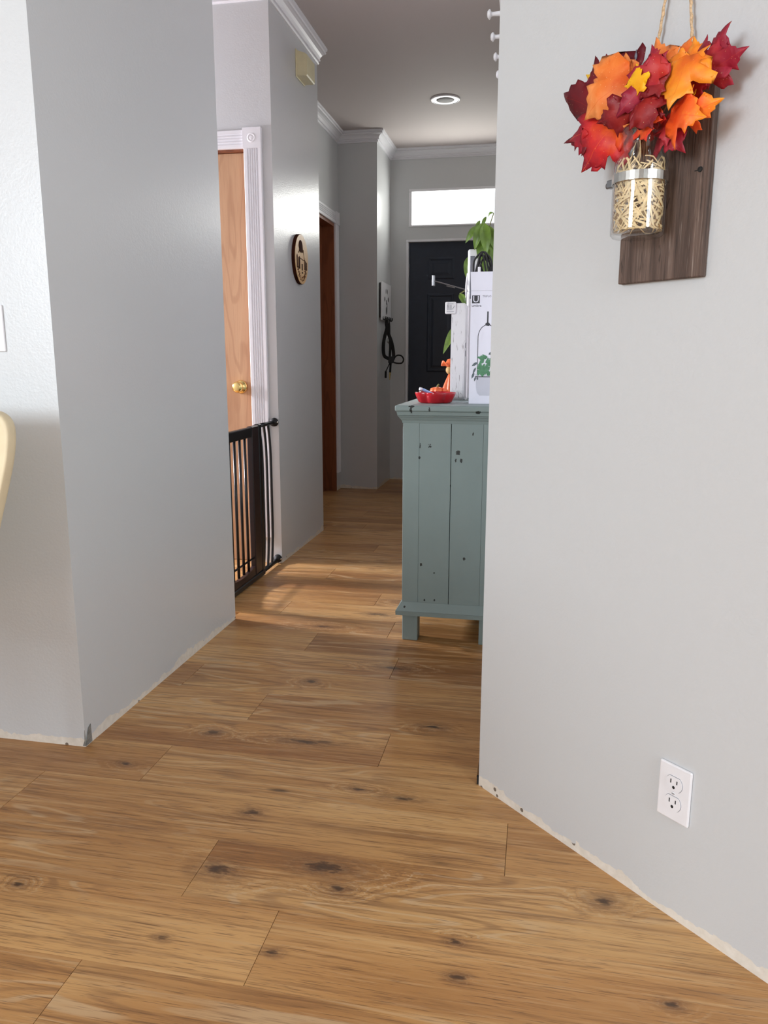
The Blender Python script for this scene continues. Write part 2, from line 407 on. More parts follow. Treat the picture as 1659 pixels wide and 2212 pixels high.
def text_mesh(body, size, extrude=0.0003, align='LEFT', bold=0.0):
    cu = bpy.data.curves.new('text', 'FONT'); cu.body = body; cu.size = size; cu.extrude = extrude; cu.align_x = align; cu.resolution_u = 3; cu.offset = bold
    o = bpy.data.objects.new('text', cu); COL.objects.link(o)
    bpy.context.view_layer.update()
    me = bpy.data.meshes.new_from_object(o.evaluated_get(bpy.context.evaluated_depsgraph_get()))
    bpy.data.objects.remove(o); bpy.data.curves.remove(cu)
    return me
def transform(me, mat): me.transform(mat); return me
def basis(o, x, y, z):
    x, y, z = Vector(x), Vector(y), Vector(z)
    return Matrix(((x.x, y.x, z.x, o[0]), (x.y, y.y, z.y, o[1]), (x.z, y.z, z.z, o[2]), (0, 0, 0, 1)))

CZ = 2.743

# ================================================================== SETTING
# ---- floor: slab plus every plank of it that can be seen
fl = struct('floor', box(B(), -4.75, 2.75, -3.3, 7.0, -0.12, -0.009), M['plank'])
bm = B(); PW, PL, G = 0.1875, 1.189, 0.0011
joints = {-1: -.757, 0: -.453, 1: -.657, 2: -.0275, 3: -.953, 4: -.3725, 5: -.807, 6: -1.11, 7: -.449, 8: -.803, 9: -.53, 10: -1.0285, 11: -.66, 12: -.41, 13: -.976, 14: -.55, 15: -.22, 16: -.86}
def plank(x0, x1, y0, y1):
    b = B(); h = random.uniform(-0.00015, 0.0)
    x0 += .0005; x1 -= .0005; y0 += .0002; y1 -= .0002; c, ce = 0.0002, 0.0006
    cx, cy = (x0 + x1) / 2, (y0 + y1) / 2
    lo = [b.verts.new((x - cx, y - cy, -0.009)) for x, y in ((x0, y0), (x1, y0), (x1, y1), (x0, y1))]
    md = [b.verts.new((x - cx, y - cy, h - 0.0005)) for x, y in ((x0, y0), (x1, y0), (x1, y1), (x0, y1))]
    hi = [b.verts.new((x - cx, y - cy, h)) for x, y in ((x0 + ce, y0 + c), (x1 - ce, y0 + c), (x1 - ce, y1 - c), (x0 + ce, y1 - c))]
    b.faces.new(hi)
    for i in range(4):
        b.faces.new((lo[i], lo[(i + 1) % 4], md[(i + 1) % 4], md[i])); b.faces.new((md[i], md[(i + 1) % 4], hi[(i + 1) % 4], hi[i]))
    return obj('plank', b, M['plank'], fl, loc=(cx, cy, 0))
for k in range(-5, 31):
    y0 = 1.0635 + PW * k
    if y0 > 6.7: break
    j = joints.get(k, -random.uniform(0, PL))
    xmin = -2.0 if k < 3 else (-1.2 if 1.70 < y0 < 2.8 else (-2.6 if y0 < 3.7 else (-1.35 if y0 < 4.5 else -1.7)))
    xmax = 1.3 if y0 < 1.75 else -0.08
    if y0 < 1.9: xmax = min(1.4, 1.70 - y0)
    while j > xmin: j -= PL
    while j < xmax:
        a, b2 = max(j, xmin), min(j + PL, xmax)
        if b2 - a > 0.02: plank(a, b2, y0, y0 + PW)
        j += PL

# ---- walls
XL, XH, XR, XE, XHR = -1.184, -1.28, -1.572, -1.264, -0.106
YD, YJ, YF = 3.736, 6.13, 6.69
wl = struct('wall_left', box(B(), -4.6, XL, 1.76, 2.85, 0, CZ), M['wall'])
# metal corner bead laid bare at the foot of the corner
b = B(); prism(b, [(XL - .008, 1.759, 0.003), (XL + .001, 1.759, 0.003), (XL + .0015, 1.759, .030), (XL, 1.759, .050), (XL - .002, 1.759, .018)], (0, 0.001, 0))
prism(b, [(XL + .001, 1.759, .003), (XL + .001, 1.790, .003), (XL + .001, 1.788, .056), (XL + .001, 1.776, .050), (XL + .001, 1.765, .024)], (0.001, 0, 0))
obj('corner_bead', b, M['beadgrey'], wl)
# wall with the small oak door (looks down the passage)
b = holed(B(), (-4.6, YD, 0), (1, 0, 0), (0, 0, 1), 4.6 + XH, CZ, [(4.6 - 2.131, 4.6 - 1.417, 0, 2.036)], (0, 1, 0), 0.10)
struct('wall_passage', b, M['wall'])
b = holed(B(), (XH, YD + .10, 0), (0, 1, 0), (0, 0, 1), 4.545 - YD - .10, CZ, [], (-1, 0, 0), 0.11)
box(b, XR - .12, XH - .11, 4.445, 4.545, 0, CZ)
struct('wall_hall_left', b, M['wall'])
b = holed(B(), (XR, 4.545, 0), (0, 1, 0), (0, 0, 1), YJ - 4.545 + .12, CZ, [(5.24 - 4.545, 6.0 - 4.545, 0, 2.068)], (-1, 0, 0), 0.12)
struct('wall_recess', b, M['wall'])
struct('wall_jog', box(B(), XR, XE, YJ, YF, 0, CZ), M['wall'])
WX0 = XE
b = holed(B(), (WX0, YF, 0), (1, 0, 0), (0, 0, 1), -0.02 - WX0, CZ, [(-1.112 - WX0, -0.19 - WX0, 0, 2.02), (-1.095 - WX0, -0.225 - WX0, 2.142, 2.428)], (0, 1, 0), 0.13)
struct('wall_front', b, M['wall'])
struct('wall_hall_right', prism(B(), [(XHR, 1.777, 0), (-.025, 1.858, 0), (-.025, YF + .13, 0), (XHR, YF, 0)], (0, 0, CZ)), M['wall'])
s2 = math.sqrt(0.5)
uB = 2.5; DD = 1.1815
def dp(u, w=0.0, z=0.0): return Vector(((DD + u) * s2 - w * s2, (DD - u) * s2 * 1.0 - w * s2, z)) if False else Vector((DD * s2 + u * s2 - w * s2, DD * s2 - u * s2 - w * s2, z))
u0 = (XHR - 1.777) * s2
wr = struct('wall_right', prism(B(), [dp(u0), dp(u0, -.115), dp(uB, -.115), dp(uB)], (0, 0, CZ)), M['wall'])
obj('corner_bead', box(B(), XHR - .005, XHR, 1.778, 1.786, 0.001, .022), M['rubber'], wr)
# the unseen rest of the front room and passage, with their window openings
xr = dp(uB)
struct('wall_room_side', holed(B(), (xr.x, -3.2, 0), (0, 1, 0), (0, 0, 1), xr.y + 3.25, CZ, [(.94, 2.14, 1.0, 2.5)], (1, 0, 0), .12), M['wall'])
b = holed(B(), (-4.6, -3.2, 0), (1, 0, 0), (0, 0, 1), 4.6 + xr.x + .12, CZ, [(.5, 2.3, 1.0, 2.5)], (0, -1, 0), 0.14)
struct('wall_room_back', b, M['wall'])
b = holed(B(), (-4.6, -3.2, 0), (0, 1, 0), (0, 0, 1), YD + .10 + 3.2, CZ, [(3.44 + 3.2, 3.72 + 3.2, 1.3, 2.2)], (-1, 0, 0), 0.14)
struct('wall_room_end', b, M['wall'])
struct('ceiling', box(B(), -4.75, 2.75, -3.35, 6.83, CZ, CZ + .12), M['ceiling'])

# ---- crown mouldings: mitred sweeps
CP = [(0, -.076), (.009, -.076), (.013, -.070), (.009, -.064), (.009, -.061), (.018, -.061), (.021, -.056), (.017, -.050), (.022, -.042), (.032, -.033), (.044, -.028), (.052, -.0275), (.055, -.022), (.050, -.017), (.051, -.015), (.060, -.013), (.062, -.006), (.062, 0), (0, 0)]
def crown(name, path, seg_cap=True):
    """path: 2-D points of the wall line; the room lies to the right of the walking direction"""
    P = [Vector((x, y)) for x, y in path]; n = len(P)
    d = [(P[i + 1] - P[i]).normalized() for i in range(n - 1)]
    nr = [Vector((q.y, -q.x)) for q in d]
    def ring(b, i, k):
        if 0 < i < n - 1:
            m = (nr[i - 1] + nr[i]); m = m / (m.dot(nr[i]))
        else: m = nr[0] if i == 0 else nr[-1]
        return [b.verts.new((P[i].x + m.x * o, P[i].y + m.y * o, CZ + z - 0.0005)) for o, z in CP]
    for i in range(n - 1):
        b = B(); A, C = ring(b, i, 0), ring(b, i + 1, 1); q = len(CP)
        for k in range(q): b.faces.new((A[k], A[(k + 1) % q], C[(k + 1) % q], C[k]))
        b.faces.new(A); b.faces.new(C[::-1])
        struct('trim_%d' % (crown.k), b, M['trim']); crown.k += 1
crown.k = 1
crown('a', [(-4.59, YD), (XH, YD), (XH, 4.545)])
crown('b', [(XR, 4.56), (XR, YJ), (XE, YJ), (XE, YF), (XHR - .001, YF)])

# ---- door casings
def fluted(w, t, n=5, flat=0.016):
    """cross-section (across, out) of a fluted casing"""
    pts = [(0, 0), (0, t * .8), (.003, t), (flat, t)]
    g = (w - 2 * flat) / n
    for i in range(n):
        x = flat + i * g
        pts += [(x + g * .12, t), (x + g * .3, t - .0045), (x + g * .55, t - .0055), (x + g * .8, t - .0035), (x + g * .94, t)]
    pts += [(w - flat, t), (w - .003, t), (w, t * .8), (w, 0)]
    return pts
def rosette(b, c, out, ax):
    """square block with a turned bullseye, centre c (on the wall), out = unit normal, ax = horizontal unit"""
    s, t = 0.0455, 0.022; out, ax, c = Vector(out), Vector(ax), Vector(c); up = Vector((0, 0, 1))
    q = [c + ax * (s * i) + up * (s * j) for i, j in ((-1, -1), (1, -1), (1, 1), (-1, 1))]
    prism(b, q, out * t)
    prof = [(.040, .0002), (.022, .0004), (.020, .0016), (.016, .0022), (.013, .0006), (.010, .0006), (.007, .0022), (0.0, .0028)]
    rings = []
    for r, h in prof:
        rings.append([b.verts.new(c + out * (t + h) + ax * (r * math.cos(2 * PI * k / 28)) + up * (r * math.sin(2 * PI * k / 28))) for k in range(28)])
    for A, C in zip(rings, rings[1:]):
        for k in range(28): b.faces.new((A[k], A[(k + 1) % 28], C[(k + 1) % 28], C[k]))
def casing(k, origin, ax, out, width, z0, ztop):
    """fluted side casings, head and rosettes round an opening starting at origin, width along ax"""
    O, ax, out = Vector(origin), Vector(ax), Vector(out); up = Vector((0, 0, 1)); w = .089
    pr = fluted(w, .015)
    root = struct('trim_%d' % k, prism(B(), [O - ax * w + ax * a + out * o + up * z0 for a, o in pr], up * (ztop - z0)), M['trim'])
    obj('side_casing', prism(B(), [O + ax * width + ax * a + out * o + up * z0 for a, o in pr], up * (ztop - z0)), M['trim'], root)
    obj('head_casing', prism(B(), [O + up * (ztop + .001 + a) + out * o for a, o in fluted(w - .006, .015, 4)], ax * width), M['trim'], root)
    for q in (-w / 2, width + w / 2):
        b = B(); rosette(b, O + ax * q + up * (ztop + w / 2), out, ax); obj('rosette_block', b, M['trim'], root)
casing(crown.k, (-2.131, YD, 0), (1, 0, 0), (0, -1, 0), .714, .138, 2.034); crown.k += 1
casing(crown.k, (XR, 5.24, 0), (0, 1, 0), (1, 0, 0), .76, .146, 2.066); crown.k += 1

# ---- doors
d1 = struct('door_1', box(B(), -2.126, -1.424, YD + .022, YD + .058, .001, 2.024, .002, 1), M['oak'])
tag(d1, kind='structure')
b = B(); lathe(b, [(.0, -.0), (.033, 0), (.034, -.004), (.030, -.009), (.013, -.012), (.011, -.030), (.018, -.036), (.027, -.044), (.0285, -.055), (.025, -.064), (.015, -.069), (.0, -.070)], 32, (-1.482, YD + .022, .912), 'Y')
obj('knob', b, M['brass'], d1, True)
b = B()
for x0, x1, z0, z1 in ((-2.131, -2.127, 0, 2.025), (-1.421, -1.417, 0, 2.025), (-2.131, -1.417, 2.0255, 2.036)): box(b, x0, x1, YD + .001, YD + .10, z0, z1)
obj('jamb', b, M['brown'], d1)
d2 = struct('door_2', box(B(), XR - .125, XR - .09, 5.262, 5.978, .001, 2.045, .002, 1), M['brown'])
b = B()
for y0, y1, z0, z1 in ((5.24, 5.262, 0, 2.0455), (5.978, 6.0, 0, 2.0455), (5.24, 6.0, 2.046, 2.068)): box(b, XR - .13, XR, y0, y1, z0, z1)
obj('jamb', b, M['brown'], d2)
# paint-covered filler pieces where the baseboard was cut away
struct('baseboard_recess', box(B(), XR, XR + .075, YJ - .012, YJ, .002, .028, .002, 1), M['plaster'])
# front door: six raised panels
DX0, DX1 = -1.108, -0.194
b = B(); box(b, DX0, DX1, YF + .03, YF + .072, .001, 2.016)
d3 = struct('door_3', b, M['navy'])
for x0 in (-.950, -.58):
    for z0, z1 in ((1.715, 1.895), (.945, 1.60), (.18, .80)):
        b = B(); x1 = x0 + .228; y = YF + .03
        fr = [(0, -.0002), (.010, -.004), (.018, -.004), (.026, -.001), (.036, -.001), (.056, -.0045)]
        rg = [[b.verts.new(q) for q in ((x0 + o, y + h, z0 + o), (x1 - o, y + h, z0 + o), (x1 - o, y + h, z1 - o), (x0 + o, y + h, z1 - o))] for o, h in fr]
        for A, C in zip(rg, rg[1:]):
            for k in range(4): b.faces.new((A[k], A[(k + 1) % 4], C[(k + 1) % 4], C[k]))
        b.faces.new(rg[-1]); obj('door_panel', b, M['navy'], d3)
for z in (.25, 1.05, 1.80): obj('hinge', box(B(), DX0 - .006, DX0 + .004, YF + .016, YF + .031, z - .045, z + .045), M['steel'], d3)
b = B()
for x0, x1, z0, z1 in ((-1.128, -1.108, 0, 2.0155), (-.194, -.174, 0, 2.0155), (-1.128, -.174, 2.016, 2.036)): box(b, x0, x1, YF - .010, YF + .035, z0, z1, .003, 1)
obj('door_frame', b, M['trim'], d3)
# transom
b = B()
for x0, x1, z0, z1 in ((-1.108, -1.082, 2.1505, 2.4115), (-.238, -.212, 2.1505, 2.4115), (-1.108, -.212, 2.412, 2.434), (-1.108, -.212, 2.136, 2.150)): box(b, x0, x1, YF - .010, YF + .06, z0, z1, .002, 1)
w1 = struct('window_1', b, M['trim'])
obj('pane', box(B(), -1.083, -.237, YF + .040, YF + .044, 2.148, 2.414), M['pane'], w1)

# ================================================================== FITTINGS ON WALLS AND CEILING
t = thing('ceiling_light', 'round recessed ceiling light with glowing white ring and dark centre', 'light', (-.673, 5.505, CZ))
b = B(); lathe(b, [(.099, 0), (.099, -.004), (.094, -.008), (.088, -.008), (.088, -.001)], 48); obj('trim_ring', b, M['trim'], t, True)
b = B(); lathe(b, [(.088, -.002), (.086, -.006), (.061, -.0065), (.059, -.002)], 48); obj('diffuser', b, M['lamp'], t, True)
b = B(); lathe(b, [(.060, -.001), (.059, -.006), (.050, -.009), (0, -.010)], 48); obj('centre_cap', b, M['grille'], t, True)

t = thing('door_chime', 'beige plastic door chime box high on the hall wall under the crown', 'chime', (XH, 4.214, 2.48))
b = B(); prism(b, [(0, -.071, 0), (.056, -.071, -.002), (.060, -.071, .004), (.060, -.071, .097), (.050, -.071, .104), (0, -.071, .122)], (0, .142, 0)); obj('cover', b, M['beige'], t)
obj('base_plate', box(B(), -.0, .006, -.077, .077, -.006, .126, .002, 1), M['beige'], t)

# oval welcome plaque
t = thing('oval_plaque', 'oval wooden WELCOME plaque with cut-out house and trees on the hall wall', 'plaque', (XH, 4.122, 1.573))
RA, RB = .118, .128
def ell(n, a, b2, x): return [(x, a * math.cos(2 * PI * i / n), b2 * math.sin(2 * PI * i / n)) for i in range(n)]
b = B(); prism(b, ell(64, RA, RB, .001), (.017, 0, 0)); obj('edge_board', b, M['burnt'], t)
b = B(); prism(b, ell(64, RA * .985, RB * .985, .018), (.002, 0, 0)); obj('face', b, M['signwood'], t)
def flat_shape(name, polys, mat, x=.020, th=.0012):
    for q in polys:
        b = B(); prism(b, [(x, y, z) for y, z in q], (th, 0, 0)); obj(name, b, mat, t)
arch = [(-.030, .030)] + [(-.018 + .035 * math.cos(a) - .0, .062 + .034 * math.sin(a)) for a in [PI - i * PI / 10 for i in range(11)]] + [(.024, .040), (.014, .034), (.008, .040), (-.004, .032), (-.012, .038)]
flat_shape('arch_cutout', [arch], M['burnt'])
flat_shape('tree_cutout', [[(-.088, -.050), (-.076, -.050), (-.076, .010), (-.082, .018), (-.090, .010)], [(-.062, -.052), (-.034, -.052), (-.034, .004), (-.044, .012), (-.060, .004)],
    [(.044, -.050), (.070, -.050), (.070, -.006), (.048, .004)], [(.080, -.050), (.092, -.048), (.092, -.010), (.082, -.006)]], M['burnt'])
flat_shape('roof_line', [[(-.058, .030), (-.030, .060), (-.027, .057), (-.052, .028)], [(.030, .052), (.046, .000), (.042, -.002), (.027, .050)], [(-.034, .006), (.040, -.002), (.040, -.005), (-.034, .003)]], M['burnt'])
flat_shape('doorway_cutout', [[(-.004, -.056), (.012, -.056), (.012, -.022), (-.004, -.022)], [(-.004, -.072), (.016, -.072), (.010, -.063), (-.002, -.063)], [(.042, -.060), (.070, -.058), (.070, -.054), (.042, -.056)], [(.044, -.072), (.070, -.070), (.070, -.066), (.044, -.068)]], M['burnt'])
letters = 'WELCOME'
for i, ch in enumerate(letters):
    a = math.radians(-90 + (i - 3) * 17.5); me = text_mesh(ch, .033, .0005, 'CENTER', .0009)
    r = .098; c = (.0203, r * math.cos(a) * .97, r * math.sin(a) * 1.14)
    rot = a + PI / 2; ux = (0, math.cos(rot), math.sin(rot)); uy = (0, -math.sin(rot), math.cos(rot))
    transform(me, basis(c, ux, uy, (1, 0, 0))); link('letter', me, M['burn'], t)

# white plaque with key hooks
t = thing('key_hook_plaque', 'white cut-out metal plaque with black key hooks by the front door', 'key rack', (XE, 6.405, 1.36))
b = B(); box(b, .014, .022, -.20, .20, 0.0, .30, .003, 1); obj('plate', b, M['plastic'], t)
obj('spacer', box(B(), .002, .014, -.192, -.180, .02, .29), M['slot'], t); obj('spacer', box(B(), .002, .014, .17, .185, .02, .29), M['slot'], t)
for y, z, h, w in ((-.02, .235, .020, .012), (.04, .235, .020, .012), (-.07, .17, .020, .016), (.075, .175, .020, .016), (.0, .15, .020, .014), (-.012, .08, .032, .012), (.020, .10, .045, .014), (-.13, .02, .015, .008), (-.07, .02, .02, .01)):
    obj('cutout', prism(B(), [(.0218, y + w * math.cos(a), z + h * math.sin(a)) for a in [2 * PI * i / 12 for i in range(12)]], (.0008, 0, 0)), M['slot'], t)
for y in (-.15, -.08, -.01, .06, .13):
    b = B(); tube(b, smooth_path([(.020, y, .028), (.026, y, .010), (.038, y, .004), (.046, y, .014), (.047, y, .030)], 4), .005, 8); obj('hook', b, M['black'], t, True)

t = thing('dog_harness', 'black webbing dog harness and lead hanging from the key hooks', 'harness', (0, 0, 0))
b = B(); tube(b, smooth_path([(-1.221, 6.33, 1.365), (-1.226, 6.325, 1.335), (-1.222, 6.32, 1.30), (-1.236, 6.31, 1.24), (-1.245, 6.30, 1.18), (-1.246, 6.30, 1.115), (-1.235, 6.30, 1.075), (-1.195, 6.30, 1.055), (-1.165, 6.30, 1.055), (-1.165, 6.31, 1.11), (-1.182, 6.315, 1.19), (-1.210, 6.32, 1.26), (-1.221, 6.32, 1.29)], 5), (.014, .006), 8, flat=(0, 1, 0)); obj('neck_strap', b, M['cloth'], t)
b = B(); tube(b, smooth_path([(-1.195, 6.30, 1.055), (-1.192, 6.30, 1.10), (-1.190, 6.30, 1.16), (-1.200, 6.31, 1.23), (-1.205, 6.33, 1.31), (-1.215, 6.36, 1.37)], 5), (.010, .005), 8, flat=(0, 1, 0)); obj('lead', b, M['cloth'], t)
b = B(); tube(b, smooth_path([(-1.165, 6.30, 1.05), (-1.140, 6.33, 1.082), (-1.105, 6.34, 1.080), (-1.086, 6.34, 1.052), (-1.100, 6.34, 1.022), (-1.14, 6.33, 1.020), (-1.17, 6.30, 1.03)], 5), (.006, .005), 8, flat=(0, 1, 0)); obj('belly_loop', b, M['cloth'], t)
b = B(); box(b, -1.205, -1.158, 6.285, 6.315, 1.02, 1.075, .006); obj('buckle', b, M['black'], t)
b = B(); tube(b, smooth_path([(-1.190, 6.30, 1.03), (-1.215, 6.30, .975), (-1.226, 6.30, .955)], 4), .004, 8); tube(b, [(-1.226, 6.30, .955), (-1.228, 6.30, .90)], .009, 8); obj('tail_clip', b, M['cloth'], t)
b = B(); tube(b, [(-1.185, 6.30, 1.03), (-1.190, 6.30, .945)], (.009, .005), 8, flat=(0, 1, 0)); obj('tail_strap', b, M['cloth'], t)
b = B(); tube(b, [(-1.190, 6.30, .945), (-1.192, 6.30, .925), (-1.194, 6.30, .885)], [.008, .007, .003], 8); obj('clasp', b, M['brass'], t)
b = B(); sphere(b, (-1.205, 6.31, 1.20), .020, .8, .4, 1.1, 12); obj('tag_disc', b, M['chrome'], t, True)
b = B(); tube(b, [(-1.221 + .014 * math.cos(a), 6.33, 1.352 + .016 * math.sin(a)) for a in [2 * PI * i / 16 for i in range(16)]], .002, 6, closed=True); obj('ring', b, M['chrome'], t)

# peg rail on the other side of the hall
t = thing('peg_rail', 'white peg rail with round-headed pegs high along the hall wall', 'peg rail', (XHR, 2.9, 1.925))
obj('rail', box(B(), -.018, 0, -1.06, .9, -.045, .045, .003, 1), M['trim'], t)
for i in range(9):
    y = -.98 + i * .145
    b = B(); lathe(b, [(.007, -.016), (.006, -.026), (.005, -.044), (.006, -.048), (.011, -.050), (.0115, -.054), (.007, -.058), (0, -.059)], 16, (0, y, 0), 'X'); obj('peg', b, M['trim'], t, True)

# outlet on the angled wall
Uv, Wv, Zv = Vector((s2, -s2, 0)), Vector((-s2, -s2, 0)), Vector((0, 0, 1))
def plane_thing(name, label, cat, u, z, group=None):
    """an Empty on the angled wall whose local x runs along it, y out of it and z up"""
    o = thing(name, label, cat, group=group); o.matrix_world = basis(dp(u, 0, z), Uv, Wv, Zv)
    return o
def flip(bm):
    return bm
t = plane_thing('wall_outlet', 'white double power outlet low on the pale angled wall', 'outlet', -.7815, .2575)
b = B(); box(b, -.034, .034, 0, .006, -.0555, .0555, .0028, 2); obj('cover_plate', b, M['plastic'], t)
for zc in (.0195, -.0195):
    b = B(); pts = []
    for i in range(40):
        a = 2 * PI * i / 40; x, z = .0172 * math.cos(a), .0172 * math.sin(a)
        pts.append((x, .006, zc + max(-.0138, min(.0138, z))))
    prism(b, pts, (0, .0018, 0)); rc = obj('receptacle', b, M['plastic'], t)
    b = B(); box(b, -.0075, -.0055, .0076, .0082, zc - .000, zc + .008); box(b, .0055, .0075, .0076, .0082, zc + .001, zc + .008)
    prism(b, [(.0028 * math.cos(a), .0076, zc - .007 + .003 * math.sin(a)) for a in [2 * PI * i / 12 for i in range(12)]], (0, .0006, 0)); obj('slot', b, M['slot'], rc)
    b = B(); tube(b, [(p[0] * 1.02, .0061, zc + (p[2] - zc) * 1.02) for p in pts], .00035, 6, closed=True); obj('rim_gap', b, M['inkgrey'], rc)
b = B(); lathe(b, [(.0035, .006), (.0033, .0072), (0, .0076)], 16, (0, 0, 0), 'Y'); obj('screw', b, M['plastic'], t, True)
obj('screw_slot', box(B(), -.0028, .0028, .0072, .0079, -.0005, .0005), M['slot'], t)

# light switch on the bright wall
t = thing('light_switch', 'white light switch plate on the bright wall behind the cream chair', 'switch', (-1.351, 1.76, 1.125))
obj('cover_plate', box(B(), -.035, .035, -.006, 0, -.057, .057, .0025, 2), M['plastic'], t)
b = B(); box(b, -.005, .005, -.008, -.0055, -.012, .012); prism(b, [(-.004, -.008, -.002), (.004, -.008, -.002), (.004, -.018, .006), (-.004, -.018, .006)], (0, 0, .004)); obj('toggle', b, M['plastic'], t)
for z in (-.032, .032):
    b = B(); lathe(b, [(.0035, -.006), (.0030, -.0072), (0, -.0074)], 12, (0, 0, z), 'Y'); obj('screw', b, M['plastic'], t, True)

# ================================================================== SAFETY GATE
t = thing('safety_gate', 'black metal safety gate closing the side passage', 'gate', (-1.30, 3.29, 0))
def gy(y): return y - 3.29
U0, U1 = 2.862, 3.70
b = B()   # pressure frame: floor bar, uprights
box(b, -.013, .013, gy(2.95), gy(3.505), .004, .030, .004, 1); box(b, -.013, .013, gy(3.467), gy(3.505), .03, .748, .004, 1); box(b, -.013, .013, gy(2.95), gy(2.98), .03, .748, .004, 1)
obj('frame', b, M['black'], t)
b = B(); box(b, -.012, .012, gy(2.985), gy(3.445), .695, .742, .006, 2); obj('top_rail', b, M['black'], t)
b = B()
prof = [(3.0, .036), (3.44, .036), (3.44, .090)] + [(3.44 - .44 * k / 10, .092 - .030 * math.sin(PI * k / 10)) for k in range(1, 10)] + [(3.0, .090)]
prism(b, [(-.010, gy(y), z) for y, z in prof], (.020, 0, 0)); obj('bottom_rail', b, M['black_reflecting'], t)
b = B(); box(b, -.0135, .0135, gy(3.375), gy(3.462), .036, .7445, .004, 1); obj('lock_stile', b, M['black_reflecting'], t)
b = B(); box(b, -.0135, .0135, gy(2.9835), gy(3.02), .036, .7445, .004, 1); obj('hinge_stile', b, M['black_reflecting'], t)
b = B(); tube(b, [(0, gy(3.01), .118), (0, gy(3.385), .118)], .005, 8); obj('cross_rod', b, M['black'], t, True)
for k, y in enumerate((3.062, 3.125, 3.187, 3.249, 3.311)):
    b = B(); tube(b, [(0, gy(y), .07), (0, gy(y), .70)], .0068, 10); obj('bar', b, M['black'], t, True)
b = B(); tube(b, [(0, gy(3.50), .738), (0, gy(3.70), .738)], .010, 10); obj('extension_rail', b, M['black'], t, True)
b = B(); tube(b, [(0, gy(3.50), .020), (0, gy(3.70), .020)], .012, 10); obj('extension_rail', b, M['black'], t, True)
for y in (3.530, 3.592, 3.652):
    b = B(); tube(b, smooth_path([(0, gy(y - .022), .735), (0, gy(y - .004), .66), (0, gy(y + .006), .56), (0, gy(y + .007), .38), (0, gy(y + .006), .20), (0, gy(y - .003), .10), (0, gy(y - .018), .022)], 5), .0062, 10); obj('curved_bar', b, M['black'], t, True)
for z, q in ((.738, 3.70), (.026, 3.70)):
    b = B(); lathe(b, [(0, 0), (.012, 0), (.012, .010), (.021, .014), (.022, .028), (.016, .0355), (0, .0355)], 20, (0, gy(q), z), 'Y'); wp = obj('wall_pad', b, M['rubber'], t, True)
    b = B(); sphere(b, (.0195, gy(q) + .018, z), .006, seg=10); obj('chrome_cap', b, M['chrome'], wp, True)
for z in (.738, .026):
    b = B(); lathe(b, [(0, 0), (.012, 0), (.012, -.060), (.021, -.064), (.022, -.078), (0, -.084)], 20, (0, gy(2.945), z), 'Y'); obj('wall_pad', b, M['rubber'], t, True)

# ================================================================== GREEN CABINET
CY0, CY1 = 2.75, 3.72
t = thing('cabinet', 'sage green painted wooden cabinet with chipped paint and square legs', 'cabinet', (-.30, CY0, 0))
def cx(x): return x + .30
X0, X1 = -.471, -.122
b = B(); box(b, cx(-.497), cx(-.112), -.030, .99, .868, .890, .006, 3); obj('top', b, M['sage'], t)
def ring_prism(b, z0, z1, o0, o1):
    a = [(cx(X0) - o0, -o0 * 1.0), (cx(X1) + .006, -o0), (cx(X1) + .006, .97), (cx(X0) - o0, .97)]
    c = [(cx(X0) - o1, -o1), (cx(X1) + .006, -o1), (cx(X1) + .006, .97), (cx(X0) - o1, .97)]
    A = [b.verts.new((x, y, z0)) for x, y in a]; C = [b.verts.new((x, y, z1)) for x, y in c]
    b.faces.new(A[::-1]); b.faces.new(C)
    for k in range(4): b.faces.new((A[k], A[(k + 1) % 4], C[(k + 1) % 4], C[k]))
b = B(); ring_prism(b, .854, .8675, .018, .021); ring_prism(b, .8475, .853, .014, .018); ring_prism(b, .836, .847, .006, .014); ring_prism(b, .825, .8355, .002, .005); obj('cornice', b, M['sage'], t)
b = B(); ring_prism(b, .121, .152, .021, .002); ring_prism(b, .104, .1205, .021, .022); obj('base_moulding', b, M['sage'], t)
for xa, xb in ((X0, -.411), (-.411, -.2955), (-.2955, -.181), (-.181, X1)):
    b = B(); box(b, cx(xa) + (.0011 if xa == -.2955 else .0002), cx(xb) - (.0011 if xb == -.2955 else .0002), random.uniform(-.0004, .0004), .018, .150, .828, .0006, 1); obj('side_board', b, M['sage'], t)
b = B(); box(b, cx(X0) + .004, cx(X1) - .004, .018, .97, .150, .826); obj('carcass', b, M['sage'], t)
for yd in (.03, .50):
    b = B(); box(b, cx(X0) - .006, cx(X0) + .003, yd, yd + .45, .17, .81, .003, 1); dr = obj('door', b, M['sage'], t)
    b = B(); lathe(b, [(.006, 0), (.006, -.012), (.015, -.018), (.014, -.028), (0, -.031)], 16, (cx(X0) - .006, yd + (.42 if yd < .1 else .03), .5), 'X'); obj('knob', b, M['steel'], dr, True)
for xa in (X0, -.181):
    for ya in (0.0, .91):
        b = B(); box(b, cx(xa) + .001, cx(xa) + .060, ya, ya + .058, 0, .106, .002, 1); obj('leg', b, M['sage'], t)

# ---- things on the cabinet
ZT = .8902
